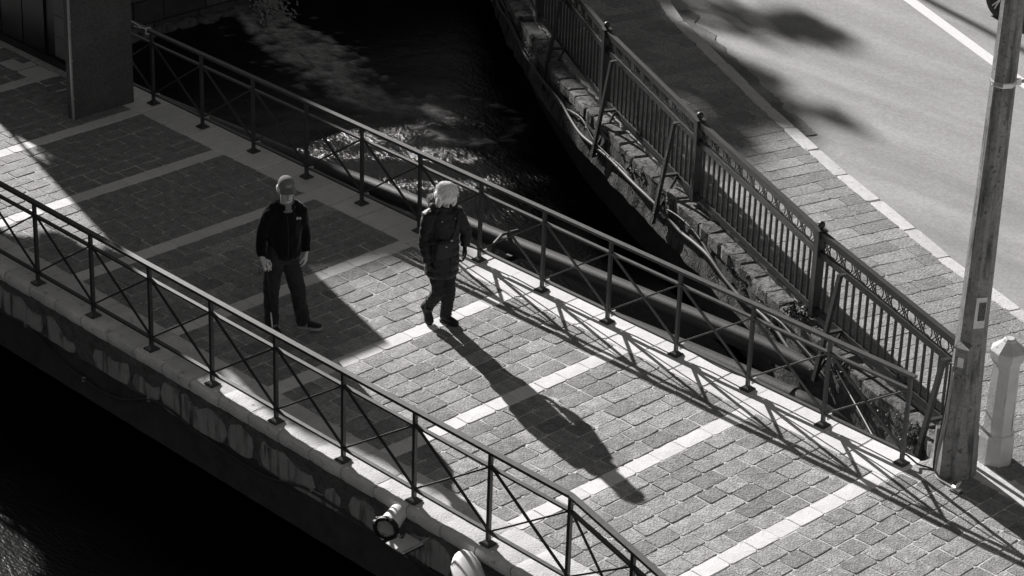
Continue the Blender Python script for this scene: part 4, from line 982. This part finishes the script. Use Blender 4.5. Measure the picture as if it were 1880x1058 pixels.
# trousers
tr = MB()
tr.tube([V((5.79, 1.305, 1.0)), V((5.79, 1.305, .9)), V((5.792, 1.305, .80))], [(.165, .115), (.172, .125), (.15, .115)], 18, True, L_)
for a, b__, c in (('hipR', 'knR', 'anR'), ('hipL', 'knL', 'anL')):
    A_, B_, C_ = MN[a], MN[b__], MN[c]; tr.tube([A_+V((0, 0, -.02)), A_.lerp(B_, .5), B_, B_.lerp(C_, .5), C_-V((0, 0, -.0)), C_-V((0, 0, .03))], [.103, .096, .082, .078, .075, .071], 14)
blob(tr, 'trousers', 'denim', man, .011, 4, lambda c, n_: .012*noise.fractal(V((c.x*8, c.y*8, c.z*7)), 1, 2, 3)+.006*noise.noise(V((c.x*14, c.y*14, c.z*20))))
for hl, te in (((5.70, 1.232, .006), (5.955, 1.128, .006)), ((5.86, 1.455, .006), (6.11, 1.575, .03))):
    mb, he, d, sd_, up, ll = shoe(hl, te, 'sole', 'black', man, .052)
    blob(mb, 'shoe', 'black', man, .008, 2)
    for k in range(3): MB().tube([he+d*ll*(.42+.07*k)-sd_*.02+up*(.088-.008*k), he+d*ll*(.44+.07*k)+sd_*.02+up*(.088-.008*k)], .0035, 5).build('lace', 'print', man)
    for s0 in (-1, 1):
        w_ = he+d*ll*.42+sd_*s0*.046+up*.045; MB().bar(w_-d*.02-up*.015, w_-d*.012+up*.02, .003, .005, sd_).bar(w_-d*.012+up*.02, w_+d*.006-up*.015, .003, .005, sd_).bar(w_+d*.006-up*.015, w_+d*.014+up*.02, .003, .005, sd_).build('side_letter', 'print', man)
# cap and hair
cp = MB(); hat = lambda f, l, u: hc+hF*f+hL*l+hU*u
R3 = rotm(hF, hL, hU); rings = []
for t_ in (0, .12, .3, .5, .68, .84, .95):
    r = math.cos(t_*math.pi/2)**.75; rings.append([hat(-.012+.110*r*math.cos(6.283*k/26), .088*r*math.sin(6.283*k/26), .045+.100*math.sin(t_*math.pi/2)) for k in range(26)])
cp.loft(rings); cap_o = cp.build('cap', 'cap_cloth', man, 60)
br = MB(); top = []; bot = []
for k in range(15):
    a0 = R_(-72)+R_(144)*k/14; top.append([hat(-.012+.108*math.cos(a0), .087*math.sin(a0), .058), hat(.03+.152*math.cos(a0), .084*math.sin(a0)*1.05, .036-.034*abs(math.sin(a0))**2)])
vs = [p for t_ in top for p in t_]; n0 = len(vs); vs += [p-hU*.006 for p in vs]
fs = []
for k in range(14): fs += [(2*k, 2*k+2, 2*k+3, 2*k+1), (n0+2*k, n0+2*k+2, n0+2*k+3, n0+2*k+1), (2*k+1, 2*k+3, n0+2*k+3, n0+2*k+1)]
br.add(vs, fs).build('brim', 'cap_cloth', cap_o, 60)
for dz, wdt in ((.0, .05), (.014, .045), (-.012, .03)):
    MB().tube([hat(.094-.4*abs(dz), -wdt/2, .075+dz), hat(.0985-.4*abs(dz), 0, .075+dz), hat(.094-.4*abs(dz), wdt/2, .075+dz)], .0025, 5).build('embroidered_line', 'print', cap_o)
hr = MB()
for k in (-1, 1):
    hr.ell(hat(-.035, .078*k, .008), (.052, .020, .046), R3, 12, 8)
hr.ell(hat(-.085, 0, -.008), (.034, .072, .056), R3, 12, 8)
blob(hr, 'hair', 'hair', man, .006, 1, lambda c, n_: .004*noise.noise(V((c.x*60, c.y*60, c.z*25))))
# cane
ca = thing('walking_cane', 'slim walking cane with pale handle held by the man', 'cane', (5.94, 1.045, 0))
c0 = V((5.872, 1.03, .868)); c1 = V((5.952, 1.046, .02))
MB().tube([c0, c0.lerp(c1, .62)], .0095, 8).build('upper_shaft', 'black', ca, True); MB().tube([c0.lerp(c1, .62), c1], .008, 8).build('lower_shaft', 'zinc', ca, True)
MB().tube(catmull([c0+V((-.055, .0, .012)), c0+V((-.02, 0, .018)), c0+V((.02, 0, .012)), c0+V((.04, 0, -.012))], 3), .013, 8).build('handle', 'lamp', ca, True); MB().tube([c1, c1-V((0, 0, .02))], .012, 8).build('ferrule', 'black', ca, True)
MB().tube(catmull([c0+V((-.05, 0, 0)), c0+V((-.09, -.02, -.08)), c0+V((-.07, -.03, -.13)), c0+V((-.045, -.01, -.05))], 3), .003, 5).build('wrist_strap', 'black', ca)

# ---- the woman in the padded coat
F, L_, U = frame(R_(-14), 0)
WN = dict(neck=(6.775, 2.64, 1.36), shR=(6.735, 2.497, 1.30), shL=(6.834, 2.785, 1.29), elR=(6.739, 2.435, 1.02), wrR=(6.796, 2.435, .79), elL=(6.870, 2.898, 1.04), wrL=(6.897, 2.869, .885),
          hipR=(6.775, 2.58, .80), hipL=(6.80, 2.71, .80), knF=(6.85, 2.695, .40), anF=(6.785, 2.712, .085), knB=(6.80, 2.585, .40), anB=(6.615, 2.60, .14))
WN = {k: V(p) for k, p in WN.items()}
wm = thing('person', 'white-haired woman in black padded coat walking in the sun, looking down', 'person', (6.78, 2.66, 0))
hF, hL, hU = frame(R_(-24), R_(30)); hc = V((6.835, 2.637, 1.505))
bm_ = MB(); head(bm_, hc, hF, hL, hU, .96)
bm_.tube([WN['neck']-V((0, 0, .06)), WN['neck']+V((.02, 0, .03)), hc-hU*.04-hF*.02], [.055, .048, .046], 14)
bm_.tube([(6.785, 2.645, .78), (6.785, 2.645, 1.0), (6.785, 2.645, 1.2), (6.78, 2.642, 1.33), (6.776, 2.64, 1.37)], [(.14, .10), (.12, .10), (.13, .1), (.12, .085), (.06, .055)], 16, True, L_)
for a, b__, c in (('shR', 'elR', 'wrR'), ('shL', 'elL', 'wrL')): bm_.tube([WN[a], WN[a].lerp(WN[b__], .5), WN[b__], WN[b__].lerp(WN[c], .5), WN[c]], [.045, .04, .034, .032, .024], 10)
for a, b__, c in (('hipR', 'knB', 'anB'), ('hipL', 'knF', 'anF')): bm_.tube([WN[a], WN[a].lerp(WN[b__], .5), WN[b__], WN[b__].lerp(WN[c], .4), WN[c]], [.085, .07, .052, .05, .034], 12)
hand(bm_, WN['wrR'], (-.1, .2, -.9), (.1, .9, .1), (.9, 0, .1), .5, .8)
blob(bm_, 'body', 'skin', wm, .0065, 2); face_details(hc, hF, hL, hU, .96, wm)
gl = MB(); hand(gl, WN['wrL']+V((.0, -.004, -.012)), (.10, -.18, -.95), (-.3, -.9, .0), (.9, -.3, .05), .45, 1.08); blob(gl, 'glove', 'black', wm, .006, 2)
gl = MB(); hand(gl, WN['wrR'], (-.1, .2, -.9), (.1, .9, .1), (.9, 0, .1), .5, 1.0); blob(gl, 'glove', 'black', wm, .006, 2)
j = MB(); N_ = lambda f, l, z: V((6.785, 2.645, z))+F*f+L_*l
j.tube([N_(.0, 0, .585), N_(.0, 0, .62), N_(.0, 0, .75), N_(.0, 0, .9), N_(.0, 0, 1.05), N_(.0, 0, 1.2), N_(-.003, 0, 1.3), N_(-.003, 0, 1.36), N_(.015, 0, 1.41)],
       [(.165, .14), (.185, .162), (.187, .165), (.182, .16), (.18, .155), (.182, .15), (.165, .125), (.11, .1), (.085, .085)], 26, True, L_)
for a, b__, c, s0 in (('shR', 'elR', 'wrR', -1), ('shL', 'elL', 'wrL', 1)):
    A_, B_, C_ = WN[a], WN[b__], WN[c]; j.tube([A_+L_*(-.05*s0), A_+V((0, 0, -.01)), A_.lerp(B_, .45), B_, B_.lerp(C_, .5), C_], [.085, .085, .077, .07, .063, .046], 14)
def quilt(c, n_):
    w = c.z+.010*noise.noise(V((c.x*6, c.y*6, 0))); s0 = abs(math.sin(math.pi*w/.085))
    return .011*(s0**.45-.75)*(1-.7*abs(n_.z))+.006*noise.fractal(V((c.x*18, c.y*18, c.z*14)), 1, 2, 3)
jk = blob(j, 'coat', 'puffer', wm, .0085, 2, quilt)
zp = [surf(jk, N_(.4, .015, z), -F)[0]+F*.002 for z in (1.36, 1.28, 1.2, 1.1, 1.0, .9, .8, .7, .62)]
MB().tube(zp, .0045, 6).build('zip', 'black', wm)
hd = MB(); hb_ = WN['neck']-F*.07+V((0, 0, .0))
hd.tube(catmull([N_(.075, -.10, 1.37), N_(.0, -.125, 1.40), N_(-.10, -.07, 1.41), N_(-.13, 0, 1.40), N_(-.10, .07, 1.41), N_(.0, .125, 1.40), N_(.075, .10, 1.37)], 4), .036, 12)
hd.ell(N_(-.13, 0, 1.33), (.06, .11, .10), rotm(F, L_, U), 14, 10)
blob(hd, 'hood', 'puffer', wm, .010, 3, lambda c, n_: .008*noise.fractal(V((c.x*16, c.y*16, c.z*16)), 1, 2, 3))
fu = MB(); leaves(fu, N_(-.09, -.115, 1.43), (.035, .03, .045), 160, .013); leaves(fu, N_(-.13, -.08, 1.44), (.03, .03, .04), 120, .013); leaves(fu, N_(-.15, 0, 1.45), (.03, .07, .03), 160, .013); fu.build('fur_trim', 'fur', wm)
for l_ in (-.075, .085):
    p, n_ = surf(jk, N_(.4, l_, 1.26), -F); MB().ell(p+n_*.002, (.008, .008, .008), None, 8, 6).build('snap', 'zinc', wm, True)
tr = MB()
tr.tube([V((6.787, 2.645, .9)), V((6.787, 2.645, .8)), V((6.79, 2.645, .70))], [(.14, .105), (.148, .115), (.13, .105)], 18, True, L_)
for a, b__, c in (('hipR', 'knB', 'anB'), ('hipL', 'knF', 'anF')):
    A_, B_, C_ = WN[a], WN[b__], WN[c]; e = (C_-B_).normalized(); tr.tube([A_+V((0, 0, -.02)), A_.lerp(B_, .5), B_, B_.lerp(C_, .5), C_-e*.01, C_+e*.0], [.088, .08, .07, .066, .068, .06], 14)
blob(tr, 'trousers', 'denim', wm, .010, 3, lambda c, n_: .013*noise.fractal(V((c.x*9, c.y*9, c.z*9)), 1, 2, 3)+.008*noise.noise(V((c.x*12, c.y*12, c.z*26))))
for hl, te in (((6.735, 2.70, .006), (6.955, 2.735, .006)), ((6.575, 2.615, .125), (6.66, 2.545, .012))):
    hl = V(hl); te = V(te); te = hl+(te-hl).normalized()*.225
    if hl.z > .05: te = hl+V((.72, -.33, -.62)).normalized()*.215
    mb, he, d, sd_, up, ll = shoe(hl, te, 'black', 'black', wm, .044)
    mb.tube([he+d*.055+up*.05, he+d*.06+up*.10, he+d*.065+up*.15], [.05, .047, .047], 12); blob(mb, 'boot', 'black', wm, .008, 2)
# hair: a white bob with strands
hat = lambda f, l, u: hc+hF*f+hL*l+hU*u; R3 = rotm(hF, hL, hU)
hr = MB(); hr.ell(hat(-.018, 0, .030), (.116, .104, .110), R3, 26, 16); hr.ell(hat(-.045, 0, -.04), (.084, .104, .105), R3, 22, 14); hr.ell(hat(.052, .0, .052), (.052, .08, .052), R3, 18, 12)
for k in (-1, 1): hr.ell(hat(.03, .080*k, -.03), (.056, .026, .092), R3, 14, 12)
def strands(c, n_):
    r = c-hc; a = math.atan2(r.dot(hL), r.dot(hU)+.02); return .0035*math.sin(a*34+5*noise.noise(r*9))+.0025*noise.noise(V((a*22, r.dot(hF)*6, 2)))
blob(hr, 'hair', 'hair', wm, .006, 2, strands)
wi = MB()
for k in range(340):
    a = random.uniform(-math.pi, math.pi); b0 = random.uniform(.05, .5); ln_ = random.uniform(.5, 1.0); pts = []
    for t_ in (0, .33, .66, 1):
        b1 = b0+ln_*t_; d_ = hL*math.sin(a)*math.sin(b1)+hU*math.cos(b1)+hF*math.cos(a)*math.sin(b1)
        pts.append(hat(-.018, 0, .02)+V(((d_*.122)))+d_*(.004+.008*random.random()*t_)+hL*.012*math.sin(5*t_+k))
    wi.tube(pts, [.003, .003, .0026, .0012], 4)
wi.build('loose_strands', 'hair', wm)
# shoulder bag
bg_ = thing('shoulder_bag', 'dark rounded shoulder bag hanging on the front of the woman', 'bag', (6.93, 2.56, .97))
bc, bn = surf(jk, N_(.5, -.075, .96), -F); bc = bc+F*.022
mb = MB(); rings = []
for t_, k in ((-.03, .8), (-.022, .95), (0, 1.0), (.022, .95), (.03, .8)):
    ring = []
    for q_ in range(20):
        a = 6.283*q_/20; x = math.copysign(abs(math.cos(a))**.45, math.cos(a))*.098*k; z = math.copysign(abs(math.sin(a))**.45, math.sin(a))*.105*k
        ring.append(bc+F*t_+L_*(x*(1.08 if z < 0 else .95))+V((0, 0, z)))
    rings.append(ring)
mb.loft(rings).build('pouch', 'bag', bg_, 50)
MB().loft([[p+F*(.004)+V((0, 0, .0)) for p in [bc+F*.03+L_*x+V((0, 0, z)) for x, z in ((-.088, .012), (.088, .012), (.09, .085), (-.09, .085))]], [p+F*.010 for p in [bc+F*.03+L_*x+V((0, 0, z)) for x, z in ((-.084, .018), (.084, .018), (.086, .08), (-.086, .08))]]]).build('flap', 'bag', bg_)
MB().ell(bc+F*.042+V((0, 0, .045))+L_*.01, (.004, .014, .006), rotm(F, L_, U), 10, 6).build('badge', 'zinc', bg_, True)
sp_ = [bc+L_*.09+V((0, 0, .09))]
for l_, z in ((.06, 1.1), (.10, 1.2), (.13, 1.3)): sp_.append(surf(jk, N_(.5, l_, z), -F)[0]+F*.006)
sp_ += [N_(-.02, .13, 1.385)]
for l_, z in ((.1, 1.25), (.0, 1.1), (-.10, 1.0)): sp_.append(surf(jk, N_(-.5, l_, z), F)[0]-F*.006)
sp_ += [surf(jk, N_(0, -.5, 1.0), L_)[0]-L_*.006, bc-L_*.09+V((0, 0, .09))]
q3 = catmull(sp_, 4); mb = MB()
for p0, p1 in zip(q3[:-1], q3[1:]): mb.bar(p0, p1, .026, .004, (p0+p1)/2-N_(0, 0, (p0.z+p1.z)/2))
mb.build('strap', 'black', bg_)
for l_ in (.085, .068): MB().ell(bc+F*.03+L_*l_+V((0, 0, .098)), (.006, .006, .012), None, 8, 6).build('buckle', 'zinc', bg_, True)

# ------------------------------------------------------------------ parked car at the top right
cr = thing('car', 'grey car at the top right corner, only a wheel and sill showing', 'car', (6.3, 14.9, -.05))
cd = V((.9925, -.1219, 0)); cn = V((-.1219, -.9925, 0)); w0 = V((5.02, 15.0, -.05))      # near-side wheel contact, travel dir, side facing the bridge
cat_ = lambda f, s0, z: w0+cd*f-cn*s0+V((0, 0, z))
sec = [(-.85, .30, .62, .70), (-.7, .22, .84, .78), (-.3, .2, .9, .82), (.5, .2, .92, .83), (1.3, .2, .93, .84), (2.3, .2, .9, .83), (3.0, .2, .82, .80), (3.35, .24, .7, .74), (3.45, .32, .58, .66)]
mb = MB(); mb.loft([[cat_(f, .84+y, z) for y, z in ((-hw*.96, zl), (-hw, zl+.15), (-hw, zt-.12), (-hw*.9, zt), (hw*.9, zt), (hw, zt-.12), (hw, zl+.15), (hw*.96, zl))] for f, zl, zt, hw in sec]).build('body', 'carpaint', cr, 40)
cb_ = [(-.55, .9, .70), (-.1, 1.25, .60), (.5, 1.42, .57), (1.2, 1.43, .57), (1.7, 1.3, .6), (2.35, .9, .70)]
MB().loft([[cat_(f, .84+y, z) for y, z in ((-hw*1.12, .86), (-hw, zt-.05), (-hw*.85, zt), (hw*.85, zt), (hw, zt-.05), (hw*1.12, .86))] for f, zt, hw in cb_]).build('cabin', 'glass', cr, 40)
MB().loft([[cat_(f, .84+y, z) for y, z in ((-.5, zt), (-.5, zt+.02), (.5, zt+.02), (.5, zt))] for f, zt in ((.2, 1.385), (.5, 1.43), (1.2, 1.44), (1.5, 1.39))]).build('roof', 'carpaint', cr)
MB().bar(cat_(.45, .02, .24), cat_(2.2, .02, .24), .05, .10).build('sill', 'black', cr)
for f in (0, 2.6):
    for s0, sg in ((.0, -1), (1.68, 1)):
        c = cat_(f, s0+.10*(-sg), .315); ax = -cn*sg
        ty = MB(); ty.tube([c-ax*.10, c-ax*.085, c+ax*.085, c+ax*.10, c+ax*.10], [.28, .315, .315, .28, .215], 30, False).build('wheel', 'black', cr, 40); wobj = bpy.context.scene.collection.objects[-1]
        MB().tube([c+ax*.095, c+ax*.10], [.215, .20], 30, False).tube([c+ax*.04, c+ax*.105], [.205, .213], 30, False).build('rim', 'zinc', wobj, 40)
        sp2 = MB(); e1 = cd; e2 = V((0, 0, 1))
        for k in range(5):
            a = 6.283*k/5+.3
            for da in (-.14, .14): sp2.bar(c+ax*.09+(e1*math.cos(a)+e2*math.sin(a))*.03, c+ax*.095+(e1*math.cos(a+da)+e2*math.sin(a+da))*.205, .02, .028, ax)
        sp2.build('spokes', 'zinc', wobj); MB().tube([c-ax*.02, c+ax*.03], .205, 24).build('hub', 'black', wobj)
for s0 in (.18, 1.5):
    MB().ell(cat_(3.38, s0, .6), (.06, .12, .07), rotm(cd, cn, V((0, 0, 1))), 12, 8).build('headlight', 'lens', cr, True); MB().ell(cat_(-.82, s0, .66), (.04, .12, .07), rotm(cd, cn, V((0, 0, 1))), 12, 8).build('tail_light', 'ink', cr, True)
